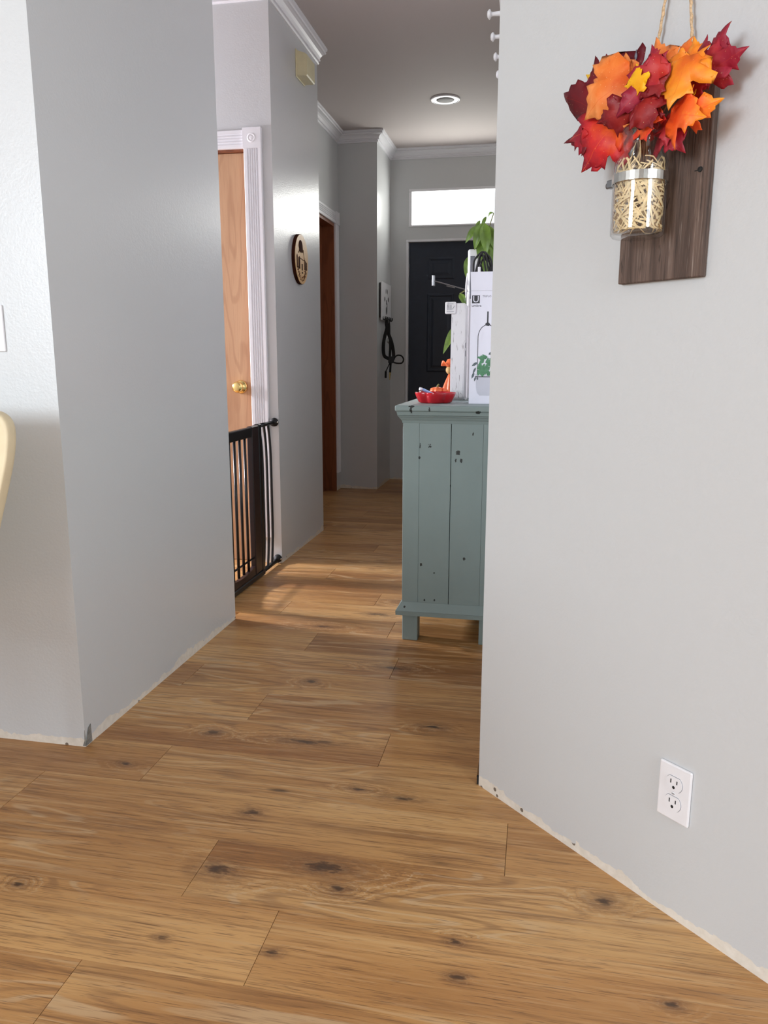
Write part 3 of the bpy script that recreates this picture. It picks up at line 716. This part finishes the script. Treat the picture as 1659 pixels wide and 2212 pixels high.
# red scalloped dish
DC = (-.376, 2.905)
t = thing('trinket_dish', 'red glazed scalloped dish on the green cabinet', 'dish', (DC[0], DC[1], ZT))
b = B(); n = 60
def dring(r, z, sc): return [b.verts.new(((r * (1 + sc * abs(math.cos(2.5 * a + .35)) - sc)) * math.cos(a), (r * (1 + sc * abs(math.cos(2.5 * a + .35)) - sc)) * math.sin(a), z)) for a in [2 * PI * i / n for i in range(n)]]
rs = [dring(r, z, s) for r, z, s in ((.001, .002, 0), (.056, .0, .16), (.064, .004, .18), (.074, .024, .20), (.079, .038, .20), (.078, .040, .20), (.075, .037, .20), (.068, .020, .19), (.055, .008, .16), (.001, .007, 0))]
for A, C in zip(rs, rs[1:]):
    for i in range(n): b.faces.new((A[i], A[(i + 1) % n], C[(i + 1) % n], C[i]))
b.faces.new(rs[0]); b.faces.new(rs[-1])
obj('bowl', b, M['red'], t, True)
t = thing('glue_stick', 'pale blue plastic stick lying across the red dish', 'pen', (0, 0, 0))
b = B(); tube(b, [(-.427, 2.872, ZT + .051), (-.418, 2.878, ZT + .0495), (-.355, 2.922, ZT + .016)], [.0035, .0055, .0055], 10); obj('barrel', b, M['blue'], t, True)
b = B(); tube(b, [(-.430, 2.870, ZT + .0525), (-.4215, 2.8755, ZT + .0505)], .0062, 10); obj('cap', b, M['card'], t, True)
# little scarecrow figure with pumpkin
t = thing('scarecrow_figurine', 'small orange scarecrow figurine with ruffled hat behind the red dish', 'figurine', (-.370, 3.34, ZT))
b = B(); nn = 40; rr = []
for r, z, f in ((.034, 0, .16), (.034, .012, .18), (.029, .035, .18), (.021, .060, .15), (.012, .085, .08), (.007, .097, 0), (.003, .100, 0)):
    rr.append([b.verts.new((r * (1 + f * math.sin(7 * a)) * math.cos(a), r * (1 + f * math.sin(7 * a)) * math.sin(a), z)) for a in [2 * PI * i / nn for i in range(nn)]])
for A, C in zip(rr, rr[1:]):
    for i in range(nn): b.faces.new((A[i], A[(i + 1) % nn], C[(i + 1) % nn], C[i]))
b.faces.new(rr[0]); b.faces.new(rr[-1]); obj('skirt', b, M['orange'], t, True)
b = B(); sphere(b, (.0, 0, .116), .018, 1, 1, 1.05, 20); hd = obj('head', b, M['tan'], t, True)
for k in range(5):
    a = -.9 + .45 * k - PI / 2
    b = B(); sphere(b, (.012 * math.cos(a) , .013 * math.sin(a), .118), .0042, seg=8); obj('curl', b, M['brown'], hd, True)
b = B(); rr = []
for r, z, w in ((.012, .128, 0), (.020, .133, .0), (.036, .142, .010), (.038, .145, .011), (.022, .141, .002), (.017, .150, 0), (.012, .160, 0), (.002, .163, 0)):
    rr.append([b.verts.new((r * math.cos(a), r * math.sin(a), z + w * math.sin(5 * a + .6))) for a in [2 * PI * i / nn for i in range(nn)]])
for A, C in zip(rr, rr[1:]):
    for i in range(nn): b.faces.new((A[i], A[(i + 1) % nn], C[(i + 1) % nn], C[i]))
b.faces.new(rr[0]); b.faces.new(rr[-1]); obj('hat', b, M['orange'], t, True)
b = B(); rr = []
for r, z in ((.004, 0), (.024, .004), (.031, .021), (.026, .039), (.008, .044), (.001, .041)):
    rr.append([b.verts.new((-.052 + r * (1 + .10 * math.cos(8 * a)) * math.cos(a), -.012 + r * (1 + .10 * math.cos(8 * a)) * math.sin(a), z)) for a in [2 * PI * i / nn for i in range(nn)]])
for A, C in zip(rr, rr[1:]):
    for i in range(nn): b.faces.new((A[i], A[(i + 1) % nn], C[(i + 1) % nn], C[i]))
b.faces.new(rr[0]); b.faces.new(rr[-1]); pk = obj('pumpkin', b, M['orange'], t, True)
b = B(); tube(b, [(-.052, -.012, .040), (-.050, -.013, .050), (-.045, -.014, .055)], [.005, .004, .004], 8); obj('stalk', b, M['stemgreen'], pk, True)
# white weathered wooden sign standing on edge
t = thing('wooden_sign', 'tall weathered white wooden sign with square badge beside the white carton', 'sign', (-.318, 3.09, ZT))
pr = [(0.012, 0), (.05, 0), (.10, .002), (.10, .375), (.0, .375), (-.004, .30), (-.012, .12), (-.010, .04), (-.002, .012)]
b = B(); prism(b, [(-.022, y, z) for y, z in pr], (.055, 0, 0))
bmesh.ops.bevel(b, geom=[e for e in b.edges if abs(e.verts[0].co.x - e.verts[1].co.x) < 1e-6], offset=.004, segments=2, affect='EDGES'); obj('board', b, M['weathered'], t)
b = B(); box(b, -.046, -.004, -.012, -.002, .334, .380, .004, 2); bd = obj('badge', b, M['weathered'], t)
b = B()
for x in (-.037, -.032, -.027, -.022): box(b, x - .0007, x + .0007, -.0128, -.0115, .348, .368)
box(b, -.040, -.011, -.0128, -.0115, .3415, .343); box(b, -.038, -.014, -.0128, -.0115, .3715, .373)
prism(b, [(-.018, -.0128, .352), (-.0165, -.0128, .351), (-.009, -.0128, .364), (-.010, -.0128, .365)], (0, .0013, 0)); obj('engraving', b, M['inkgrey'], bd)
for z0, z1 in ((.205, .225), (.172, .195)): obj('hinge_plate', box(B(), .0326, .0336, .016, .034, z0, z1), M['ink'], t)

# white printed carton with open top
BX0, BX1, BY0, BY1, BZ = -.2475, -.128, 2.876, 2.985, .402
t = thing('carton', 'white cardboard carton with hanging planter picture, its top open', 'box', (BX0, BY0, ZT))
bw, bd_ = BX1 - BX0, BY1 - BY0
b = B(); th = .002
box(b, 0, bw, 0, th, 0, BZ); box(b, 0, bw, bd_ - th, bd_, 0, BZ); box(b, 0, th, th, bd_ - th, 0, BZ); box(b, bw - th, bw, th, bd_ - th, 0, BZ); box(b, th, bw - th, th, bd_ - th, 0, th)
obj('body', b, M['card'], t)
b = B(); prism(b, [(0, 0, BZ + .0006), (bw, 0, BZ + .0006), (bw, -.002, BZ + .066), (-.003, -.002, BZ + .066)], (0, th, 0)); obj('top_flap', b, M['card'], t)
def on_box(me, x, z, mat, name, s=1): transform(me, basis((x, -.0001, z), (1, 0, 0), (0, 0, 1), (0, -1, 0))); return link(name, me, mat, t)
def bflat(name, polys, mat, y=-.0004, each=False):
    b = B()
    for i, q in enumerate(polys):
        prism(b, [(x, y - .00002 * i, z) for x, z in q], (0, -y, 0))
        if each: obj(name, b, mat, t); b = B()
    if not each: return obj(name, b, mat, t)
lx, lz = .0045, .359; ls = .0275
lg = bflat('logo', [[(lx, lz), (lx + ls, lz), (lx + ls, lz + ls), (lx, lz + ls)]], M['ink'])
on_box(text_mesh('U', .033, .0002, 'CENTER'), lx + ls / 2, lz + .0035, M['card'], 'logo_letter').location = (0, -.0005, 0)
on_box(text_mesh('umbra', .0135, .0002), lx - .001, lz - .0125, M['ink'], 'lettering')
on_box(text_mesh('TRIFLO', .0098, .0002), .0415, lz + .0205, M['inkgrey'], 'lettering')
# printed planter picture
def arc(cx_, cz_, r, a0, a1, n=14): return [(cx_ + r * math.cos(a0 + (a1 - a0) * i / n), cz_ + r * math.sin(a0 + (a1 - a0) * i / n)) for i in range(n + 1)]
pc = .0625
def stroke(pts, w):
    L_, R_ = [], []
    for i, p in enumerate(pts):
        a, c = Vector(pts[max(i - 1, 0)]), Vector(pts[min(i + 1, len(pts) - 1)]); d = (c - a).normalized(); q = Vector((-d.y, d.x)) * w
        L_.append((p[0] + q.x, p[1] + q.y)); R_.append((p[0] - q.x, p[1] - q.y))
    return L_ + R_[::-1]
hoop = [(pc - .0335, .098)] + [(pc - .0335, .228)] + [(pc + .0335 * math.cos(PI * (.95 - .9 * i / 18)), .238 + .045 * math.sin(PI * (.95 - .9 * i / 18))) for i in range(19)] + [(pc + .0335, .228), (pc + .0335, .098)]
bflat('hanger_print', [stroke(hoop, .0011), [(pc - .0025, .290), (pc - .0025, .330), (pc + .0025, .330), (pc + .0025, .290)], [(pc - .007, .281), (pc - .009, .286), (pc - .004, .291), (pc + .004, .291), (pc + .010, .284), (pc + .004, .279)], [(pc - .042, .0965), (pc - .042, .0995), (pc + .042, .0995), (pc + .042, .0965)]], M['ink'])
bflat('pot_print', [[(pc - .038, .096), (pc - .037, .060), (pc - .033, .040), (pc - .024, .030), (pc + .024, .030), (pc + .033, .040), (pc + .037, .060), (pc + .038, .096)], [(pc - .040, .1005), (pc - .040, .108), (pc + .040, .108), (pc + .040, .1005)]], M['potprint'])
random.seed(21); lp = []
for k in range(40):
    x, z = pc + random.uniform(-.030, .030), .108 + random.uniform(.0, .062); a = random.uniform(0, 2 * PI); q = []
    for i in range(12):
        w = 2 * PI * i / 12; r = .0105 * (1 + .25 * math.cos(3 * w)); q.append((x + r * math.cos(w) * math.cos(a) - .6 * r * math.sin(w) * math.sin(a), z + r * math.cos(w) * math.sin(a) + .6 * r * math.sin(w) * math.cos(a)))
    lp.append(q)
bflat('foliage_print', lp, M['greenprint'], -.0006)
def blade(x, z, l, w, a): return [(x + l * t_ * math.cos(a) - w * s_ * math.sin(a), z + l * t_ * math.sin(a) + w * s_ * math.cos(a)) for t_, s_ in ((0, 0), (.3, .5), (.6, .5), (1, 0), (.6, -.5), (.3, -.5))]
bflat('drooping_leaf_print', [blade(.024, .132, .026, .007, 4.25), blade(.018, .114, .025, .008, 4.35), blade(.030, .150, .026, .009, 3.7), blade(.024, .098, .018, .006, 4.4), blade(.029, .098, .013, .006, 4.9), blade(pc + .006, .178, .018, .009, .5)], M['greydark'], -.0007, True)
# cable coil standing in the carton
t = thing('cable_coil', 'coil of black cable sticking out of the open carton', 'cable', (-.211, 2.93, 1.30))
for k, (w, h, dx, dy) in enumerate(((.016, .118, -.005, -.020), (.020, .124, .001, -.012), (.024, .115, -.002, -.004), (.028, .126, .003, .004), (.022, .110, .007, .012), (.030, .104, .004, .020))):
    b = B(); tube(b, smooth_path([(-w + dx, dy, -.20), (-w * 1.1 + dx, dy, .02), (-w * .85 + dx, dy, .080), (-w * .35 + dx, dy, h), (w * .3 + dx, dy, h + .002), (w * .8 + dx, dy, .085), (w * 1.15 + dx, dy, .03), (w + dx, dy, -.20)], 5), .0031, 8); obj('loop', b, M['rubber'], t, True)
b = B(); tube(b, smooth_path([(-.0305, -.02, -.10), (-.0315, -.02, -.02), (-.0335, -.02, .06), (-.031, -.015, .10), (-.01, -.01, .127), (.004, 0, .130), (.030, 0, .10), (.033, .0, .02)], 5), .0036, 8); obj('outer_loop', b, M['rubber'], t, True)
b = B(); box(b, -.016, -.006, -.030, -.024, .055, .078, .002); obj('cable_tie', b, M['plastic'], t)
# white power strip stood on end behind the carton
t = thing('power_strip', 'white power strip with grey insert standing behind the open carton', 'power strip', (-.2725, 3.225, ZT))
b = B(); box(b, -.020, .020, -.012, .012, .0, .592, .009, 3); obj('housing', b, M['beige' if False else 'plastic'], t)
b = B(); box(b, -.010, .009, -.0132, -.0115, .40, .565, .001, 1); obj('insert', b, M['inkgrey'], t)
b = B(); tube(b, smooth_path([(-.020, 0, .50), (-.0235, -.01, .46), (-.0235, -.02, .42), (-.021, -.03, .38), (-.0215, -.035, .05), (-.022, -.03, .006)], 6), .0035, 8); obj('cord', b, M['plastic'], t, True)
# thin grey metal arm
t = thing('metal_arm', 'thin grey metal arm with small square end plate reaching past the carton', 'bracket', (-.26, 3.29, ZT))
b = B(); tube(b, [(.0, 0, .018), (.0, 0, .432)], .004, 8); obj('post', b, M['steel'], t)
b = B(); lathe(b, [(.016, 0), (.016, .006), (.010, .014), (0, .016)], 20); obj('foot', b, M['steel'], t)
b = B(); tube(b, [(.0, 0, .430), (-.178, 0, .480)], .0024, 8); tube(b, [(-.125, -.002, .4585), (-.090, -.002, .4505)], .0018, 8); obj('rod', b, M['steel'], t)
b = B(); box(b, -.184, -.174, -.011, .011, .459, .501, .001, 1); obj('end_plate', b, M['steel'], t)

# potted plant
def leaf_blade(name, a, c, wid, mat, parent, droop=.015, nrm=(0, -1, .4), lob=0.35):
    a, c = Vector(a), Vector(c); d = c - a; L_ = d.length; d.normalize(); s = d.cross(Vector(nrm)).normalized(); nn = s.cross(d).normalized()
    b = B(); rows = []; N = 9
    for i in range(N + 1):
        t_ = i / N; w = wid * math.sin(PI * min(1, t_ ** .8)) ** .9 + .0006
        p = a + d * (L_ * t_) + nn * (math.sin(PI * t_) * droop)
        rows.append([b.verts.new(p + s * (w * k) - nn * (abs(k) * -w * lob)) for k in (-1, -.5, 0, .5, 1)])
    for A, C in zip(rows, rows[1:]):
        for k in range(4): b.faces.new((A[k], A[k + 1], C[k + 1], C[k]))
    b.normal_update()
    o = obj(name, b, mat, parent, True)
    return o
t = thing('potted_plant', 'leafy green potted plant on the cabinet behind the white carton', 'plant', (0, 0, 0))
PX, PY = -.226, 3.36
b = B(); lathe(b, [(0, 0), (.055, 0), (.068, .10), (.073, .105), (.073, .125), (.066, .125), (.063, .105), (0, .105)], 32, (PX, PY, ZT)); obj('pot', b, M['terracotta'], t, True)
b = B(); lathe(b, [(.0625, .106), (.03, .112), (0, .114)], 24, (PX, PY, ZT)); obj('soil', b, M['soil'], t, True)
b = B(); tube(b, smooth_path([(PX, PY, ZT + .11), (PX + .004, PY, 1.25), (-.226, 3.27, 1.45), (-.228, 3.22, 1.55), (-.228, 3.2, 1.575)], 5), [.008] * 8 + [.005] * 12 + [.002], 8); obj('stem', b, M['stemgreen'], t, True)
LV = [((-.245, 3.2, 1.566), (-.300, 3.18, 1.500), .017), ((-.236, 3.18, 1.572), (-.262, 3.16, 1.470), .021), ((-.226, 3.18, 1.572), (-.214, 3.14, 1.448), .025), ((-.214, 3.2, 1.566), (-.184, 3.18, 1.47), .020),
      ((-.248, 3.22, 1.590), (-.262, 3.22, 1.545), .008), ((-.224, 3.22, 1.604), (-.238, 3.22, 1.555), .008), ((-.196, 3.24, 1.620), (-.217, 3.24, 1.605), .005), ((-.288, 3.275, 1.464), (-.304, 3.265, 1.380), .018),
      ((-.225, 3.2, 1.49), (-.207, 3.16, 1.405), .018), ((-.190, 3.2, 1.52), (-.190, 3.18, 1.39), .022), ((-.327, 3.25, 1.196), (-.384, 3.20, 1.072), .018), ((-.320, 3.2, 1.310), (-.292, 3.18, 1.255), .014), ((-.222, 3.25, 1.50), (-.222, 3.24, 1.38), .022), ((-.232, 3.21, 1.545), (-.244, 3.17, 1.42), .022)]
for a, c, w in LV: leaf_blade('leaf', a, c, w * .85, M['leafgreen'], t)
for e in ((-.327, 3.25, 1.196), (-.320, 3.2, 1.310), (-.288, 3.275, 1.464), (-.196, 3.24, 1.620), (-.190, 3.2, 1.52), (-.225, 3.2, 1.49)):
    b = B(); z = min(e[2] + .03, 1.57) if e[2] < 1.45 else e[2] - .05
    tube(b, smooth_path([(-.225, 3.28, z - .06), (-.6 * .225 + .4 * e[0] - .0, 3.26, z), e], 5), .0022, 6); obj('twig', b, M['stemgreen'], t, True)

# ================================================================== JAR SCONCE ON THE ANGLED WALL
t = plane_thing('jar_sconce', 'weathered barn board sconce with clamped glass jar hung by twine', 'sconce', -.8875, 1.185)
BT = .015
b = B(); box(b, -.086, .084, .001, BT, 0, .302, .0015, 1)
obj('backboard', b, M['barn'], t)
JX, JW, JR = -.010, BT + .006 + .044, .044
b = B()
prof = [(0, .068), (.040, .068), (.0436, .072), (.044, .080), (.044, .176), (.0432, .186), (.0395, .195), (.0355, .200), (.0335, .205), (.0335, .227), (.0365, .232), (.0375, .236), (.036, .239), (.0335, .237), (.0318, .230), (.0316, .205), (.0335, .200), (.038, .192), (.0412, .184), (.0418, .175), (.0418, .082), (.039, .076), (0, .0755)]
lathe(b, prof, 48, (JX, JW, 0)); obj('glass_jar', b, M['glass'], t, True)
b = B(); zc = .160; N = 40; r0 = JR + .0004
strip = [(JX + r0 * math.cos(a), JW + r0 * math.sin(a)) for a in [PI - 2 * PI * i / N for i in range(N + 1)]]
for i in range(len(strip) - 1):
    (xa, ya), (xb, yb) = strip[i], strip[i + 1]
    na, nb = Vector((xa - JX, ya - JW, 0)).normalized() * .0012, Vector((xb - JX, yb - JW, 0)).normalized() * .0012
    f = [b.verts.new(q) for q in ((xa, ya, zc - .007), (xb, yb, zc - .007), (xb, yb, zc + .007), (xa, ya, zc + .007))]; g = [b.verts.new(v.co + (na if k in (0, 3) else nb)) for k, v in enumerate(f)]
    b.faces.new(g); b.faces.new(f[::-1]); b.faces.new((f[3], f[2], g[2], g[3])); b.faces.new((f[1], f[0], g[0], g[1]))
bmesh.ops.remove_doubles(b, verts=b.verts[:], dist=1e-5)
cl = obj('clamp_band', b, M['chrome'], t)
b = B(); box(b, JX - r0 - .013, JX - r0 + .001, JW + .004, JW + .016, zc - .0065, zc + .0065, .001, 1); lathe(b, [(0, -.004), (.005, -.004), (.005, .0), (0, .001)], 12, (JX - r0 - .012, JW + .010, zc - .0015), 'X'); obj('clamp_screw', b, M['steel'], cl)
b = B(); lathe(b, [(.0, BT), (.0045, BT), (.004, BT + .002), (0, BT + .0025)], 12, (.068, 0, .168), 'Y'); obj('nail_head', b, M['slot'], t)
b = B(); box(b, .058, .072, BT - .001, BT + .0006, .1665, .168); obj('crack', b, M['slot'], t)
for xs, xe in ((-.045, -.008), (.043, .006)):
    b = B(); pts = [(xs + (xe - xs) * i / 40 + .0006 * math.sin(i * 2.1), .012 + .0006 * math.cos(i * 2.1), 0.296 + .274 * i / 40) for i in range(41)]
    tube(b, pts, [.0024 + .0004 * math.sin(i * 1.7) for i in range(41)], 8); obj('twine', b, M['twine'], t, True)
b = B(); lathe(b, [(0, 0), (.003, 0), (.003, .020), (.006, .021), (.006, .023), (0, .024)], 12, (-.001, 0, .570), 'Y'); obj('nail', b, M['steel'], t)
# raffia in the jar
random.seed(11); b = B()
for k in range(210):
    h = random.uniform(.080, .182); rm = .0402 if h < .174 else .036
    a0 = random.uniform(0, 2 * PI); da = random.uniform(.5, 1.7); tl = random.uniform(-.042, .042); wd = random.uniform(.0007, .0021)
    prev = None; m = 8; rr_ = rm * random.uniform(.86, 1.0)
    for i in range(m):
        q_ = i / (m - 1); a = a0 + da * (q_ - .5)
        r_ = min(rm, rr_ * (1 + .10 * (q_ - .5) ** 2)); z = min(max(h + tl * (q_ - .5) * 2, .0785), .190)
        if z > .183: r_ = min(r_, .037)
        t_ = Vector((-math.sin(a) * da * rr_, math.cos(a) * da * rr_, tl * 2)).normalized()
        n_ = Vector((math.cos(a), math.sin(a), 0)); up = t_.cross(n_).normalized() * wd
        c_ = Vector((JX + r_ * math.cos(a), JW + r_ * math.sin(a), z))
        q = (b.verts.new(c_ - up), b.verts.new(c_ + up))
        if prev: b.faces.new((prev[0], prev[1], q[1], q[0]))
        prev = q
for k in range(6):
    a = random.uniform(0, 6.28); r = random.uniform(.004, .016)
    tube(b, smooth_path([(JX + .02 * math.cos(a), JW + .02 * math.sin(a), .175), (JX + r * math.cos(a), JW + r * math.sin(a), .200), (JX + r * .8 * math.cos(a + .6), JW + r * .8 * math.sin(a + .6), .222)], 4), .0008, 5)
rf = obj('raffia_filler', b, M['straw']); rf.matrix_world = t.matrix_world
tag(rf, 'pale raffia strands filling the glass jar of the sconce', 'raffia', kind='stuff')

# bouquet of artificial autumn leaves
HALF = [(0, 0), (.07, -.03), (.20, -.10), (.33, -.05), (.47, .00), (.38, .09), (.31, .17), (.45, .20), (.58, .26), (.70, .30), (.68, .39), (.76, .50), (.60, .50), (.48, .52), (.34, .49), (.29, .52), (.33, .63), (.40, .74), (.27, .76), (.22, .86), (.13, .88), (.07, .99), (0, 1.10)]
def maple(u, z, w, u2, z2, w2, mat, roll=0.0, wid=1.0, fold=.25, curl=.25, seed=0):
    a = Vector((u, w, z)); c = Vector((u2, w2, z2)); d = c - a; L_ = d.length / 1.1; d.normalize()
    out = Vector((0, 1, 0)); s = d.cross(out).normalized(); nn = s.cross(d).normalized()
    q = Matrix.Rotation(roll, 3, d); s = q @ s; nn = q @ nn
    rnd = random.Random(seed); jit = [rnd.uniform(.88, 1.12) for _ in HALF]; jit2 = [rnd.uniform(.88, 1.12) for _ in HALF]
    pts = [(x * j * wid, y) for (x, y), j in zip(HALF, jit)] + [(-x * j * wid, y) for (x, y), j in list(zip(HALF, jit2))[-2:0:-1]]
    b = B(); b.faces.new([b.verts.new((x, y, 0)) for x, y in pts])
    bmesh.ops.triangulate(b, faces=b.faces[:]); bmesh.ops.subdivide_edges(b, edges=b.edges[:], cuts=1, use_grid_fill=True); bmesh.ops.triangulate(b, faces=b.faces[:])
    ph = rnd.uniform(0, 6.28)
    for v in b.verts:
        x, y = v.co.x, v.co.y
        v.co.z = -fold * abs(x) ** 1.2 - curl * (y - .35) ** 2 + .06 * math.sin(6 * x + ph) * abs(x) + .05 * math.sin(7 * y + ph)
        v.co *= L_
    mw = Matrix(((s.x, d.x, nn.x, a.x), (s.y, d.y, nn.y, a.y), (s.z, d.z, nn.z, a.z), (0, 0, 0, 1)))
    me = bpy.data.meshes.new('leaf'); bmesh.ops.recalc_face_normals(b, faces=b.faces[:]); b.to_mesh(me); b.free()
    o = link('leaf', me, LEAF[mat], BQ, True); o.matrix_local = mw
    md = o.modifiers.new('thickness', 'SOLIDIFY'); md.thickness = .0006; md.offset = 0
    return o
BQ = plane_thing('autumn_leaf_bouquet', 'bunch of artificial red and orange autumn leaves in the glass jar', 'bouquet', 0, 0)
LVS = [  # u, z, w (base)   u, z, w (tip)   colour roll width fold curl
    (-.985, 1.468, .070, -1.085, 1.520, .075, 'maroon', .5, .9, .35, .3), (-.975, 1.455, .075, -1.063, 1.440, .085, 'maroon', -.5, .8, .3, .3), (-.935, 1.442, .085, -1.003, 1.374, .105, 'red', .15, 1.0, .2, .35), (-.925, 1.430, .080, -1.050, 1.440, .090, 'red', -.3, .7, .2, .2),
    (-.955, 1.475, .070, -1.055, 1.528, .075, 'crimson', .3, .8, .3, .3), (-.945, 1.470, .060, -1.025, 1.562, .055, 'maroon', .2, .9, .2, .2), (-.980, 1.500, .058, -1.045, 1.545, .060, 'yellow', .4, .7, .2, .2),
    (-.905, 1.502, .100, -.985, 1.452, .122, 'orange', .1, 1.1, .15, .25), (-.925, 1.480, .088, -.990, 1.520, .095, 'orange', -.1, .9, .2, .3), (-.915, 1.470, .085, -.932, 1.552, .080, 'orange', -.6, .75, .35, .2),
    (-.874, 1.466, .112, -.881, 1.508, .118, 'yellow', .1, .85, .2, .2), (-.890, 1.490, .055, -.905, 1.570, .045, 'orange', .1, .9, .2, .2), (-.870, 1.490, .080, -.885, 1.545, .080, 'crimson', .1, .8, .2, .2),
    (-.840, 1.498, .105, -.915, 1.432, .122, 'crimson', .45, .50, .35, .35), (-.845, 1.500, .098, -.895, 1.455, .110, 'maroon', -.2, .8, .3, .3),
    (-.805, 1.503, .085, -.822, 1.430, .110, 'gold', .0, 1.0, .18, .3), (-.805, 1.480, .080, -.810, 1.535, .075, 'gold', .2, .85, .2, .2), (-.812, 1.485, .08, -.862, 1.507, .085, 'gold', .1, .75, .2, .2), (-.850, 1.505, .048, -.838, 1.552, .040, 'orange', .1, .9, .2, .2),
    (-.815, 1.475, .055, -.762, 1.545, .055, 'crimson', .2, .72, .35, .2), (-.805, 1.480, .050, -.728, 1.497, .060, 'crimson', -.3, .7, .3, .3), (-.812, 1.480, .050, -.812, 1.545, .045, 'crimson', .2, .7, .3, .2), (-.825, 1.465, .055, -.775, 1.480, .065, 'crimson', .0, .9, .2, .2),
    (-.885, 1.440, .080, -.825, 1.475, .085, 'red', .3, .8, .3, .2), (-.890, 1.430, .090, -.835, 1.425, .100, 'maroon', -.2, .9, .25, .3), (-.872, 1.428, .095, -.858, 1.392, .112, 'red', .0, 1.0, .2, .4), (-.870, 1.450, .110, -.842, 1.405, .115, 'maroon', .3, .9, .3, .3),
    (-.835, 1.425, .085, -.765, 1.408, .105, 'flame', .1, .85, .2, .3), (-.825, 1.420, .080, -.745, 1.425, .085, 'flame', -.5, .6, .3, .2), (-.860, 1.425, .065, -.815, 1.372, .075, 'crimson', .1, .9, .2, .3), (-.845, 1.425, .070, -.838, 1.385, .085, 'crimson', .3, .8, .2, .3),
    (-.835, 1.450, .050, -.806, 1.495, .045, 'yellow', .8, .5, .3, .2), (-.850, 1.440, .055, -.815, 1.468, .055, 'flame', .6, .6, .3, .2), (-.900, 1.445, .110, -.955, 1.435, .120, 'maroon', .4, .8, .3, .3)]
for k, q in enumerate(LVS): maple(*q[:6], q[6], *q[7:], seed=k)
for k, (uu, zz, ww) in enumerate(((-.96, 1.455, .07), (-.90, 1.46, .08), (-.84, 1.46, .07), (-.86, 1.43, .09), (-.925, 1.44, .085))):
    b = B(); tube(b, smooth_path([(-.8965 + .004 * (k - 2), JW, 1.30), (-.8965 + .004 * (k - 2), JW, 1.40), ((-.8965 + uu) / 2, (JW + ww) / 2, 1.43), (uu, ww, zz)], 4), .0022, 6); obj('stem', b, M['stem'], BQ, True)
b = B(); tube(b, [(-.92, .06, 1.46), (-.930, .055, 1.535), (-.9305, .054, 1.555)], [.0015, .0012, .0006], 6); sphere(b, (-.9305, .054, 1.545), .0035, .7, .7, 1.6, 8); obj('bud_stem', b, M['inkgrey'], BQ, True)

# ================================================================== CREAM CHAIR
t = thing('dining_chair', 'cream dining chair with rounded tapering back below the light switch', 'chair', (-1.442, 1.30, 0))
hp = [(.165, .44), (.180, .52), (.205, .64), (.232, .74), (.252, .82), (.258, .88), (.250, .912), (.225, .930), (.18, .937)]
hp = [(p.x, p.y) for p in smooth_path([(x, z, 0) for x, z in hp], 5)]
out = [(x, z) for x, z in hp] + [(-x, z) for x, z in hp[::-1]]
b = B(); rr = []
for k, dy in ((.955, .002), (.985, .0), (.997, .004), (1.0, .012), (1.0, .022), (.997, .030), (.985, .034), (.955, .032)):
    rr.append([b.verts.new((x * k, .215 + (z - .44) * .10 + dy, .69 + (z - .69) * k)) for x, z in out])
for A, C in zip(rr, rr[1:]):
    for i in range(len(out)): b.faces.new((A[i], A[(i + 1) % len(out)], C[(i + 1) % len(out)], C[i]))
b.faces.new(rr[0]); b.faces.new(rr[-1])
obj('backrest', b, M['cream'], t, True)
b = B(); box(b, -.168, .168, -.21, .225, .405, .465, .018, 3); obj('seat', b, M['cream'], t)
for x, y in ((-.145, -.185), (.145, -.185), (-.145, .20), (.145, .20)):
    b = B(); tube(b, [(x, y, .41), (x * 1.06, y * 1.05, .0)], [.019, .013], 12); obj('leg', b, M['legwood'], t, True)

# unseen table, added in front of it to shade the foot of the wall
t = thing('shade_table', 'unseen pale wooden table added before the cream chair to shade the wall', 'table', (-1.95, .30, 0))
obj('table_top', box(B(), -.80, .80, -.48, .48, .715, .75, .008, 2), M['legwood'], t)
obj('apron', box(B(), -.72, .72, -.40, .40, .62, .714), M['legwood'], t)
for x in (-.74, .74):
    for y in (-.42, .42): obj('leg', box(B(), x - .03, x + .03, y - .03, y + .03, 0, .714, .004, 1), M['legwood'], t)
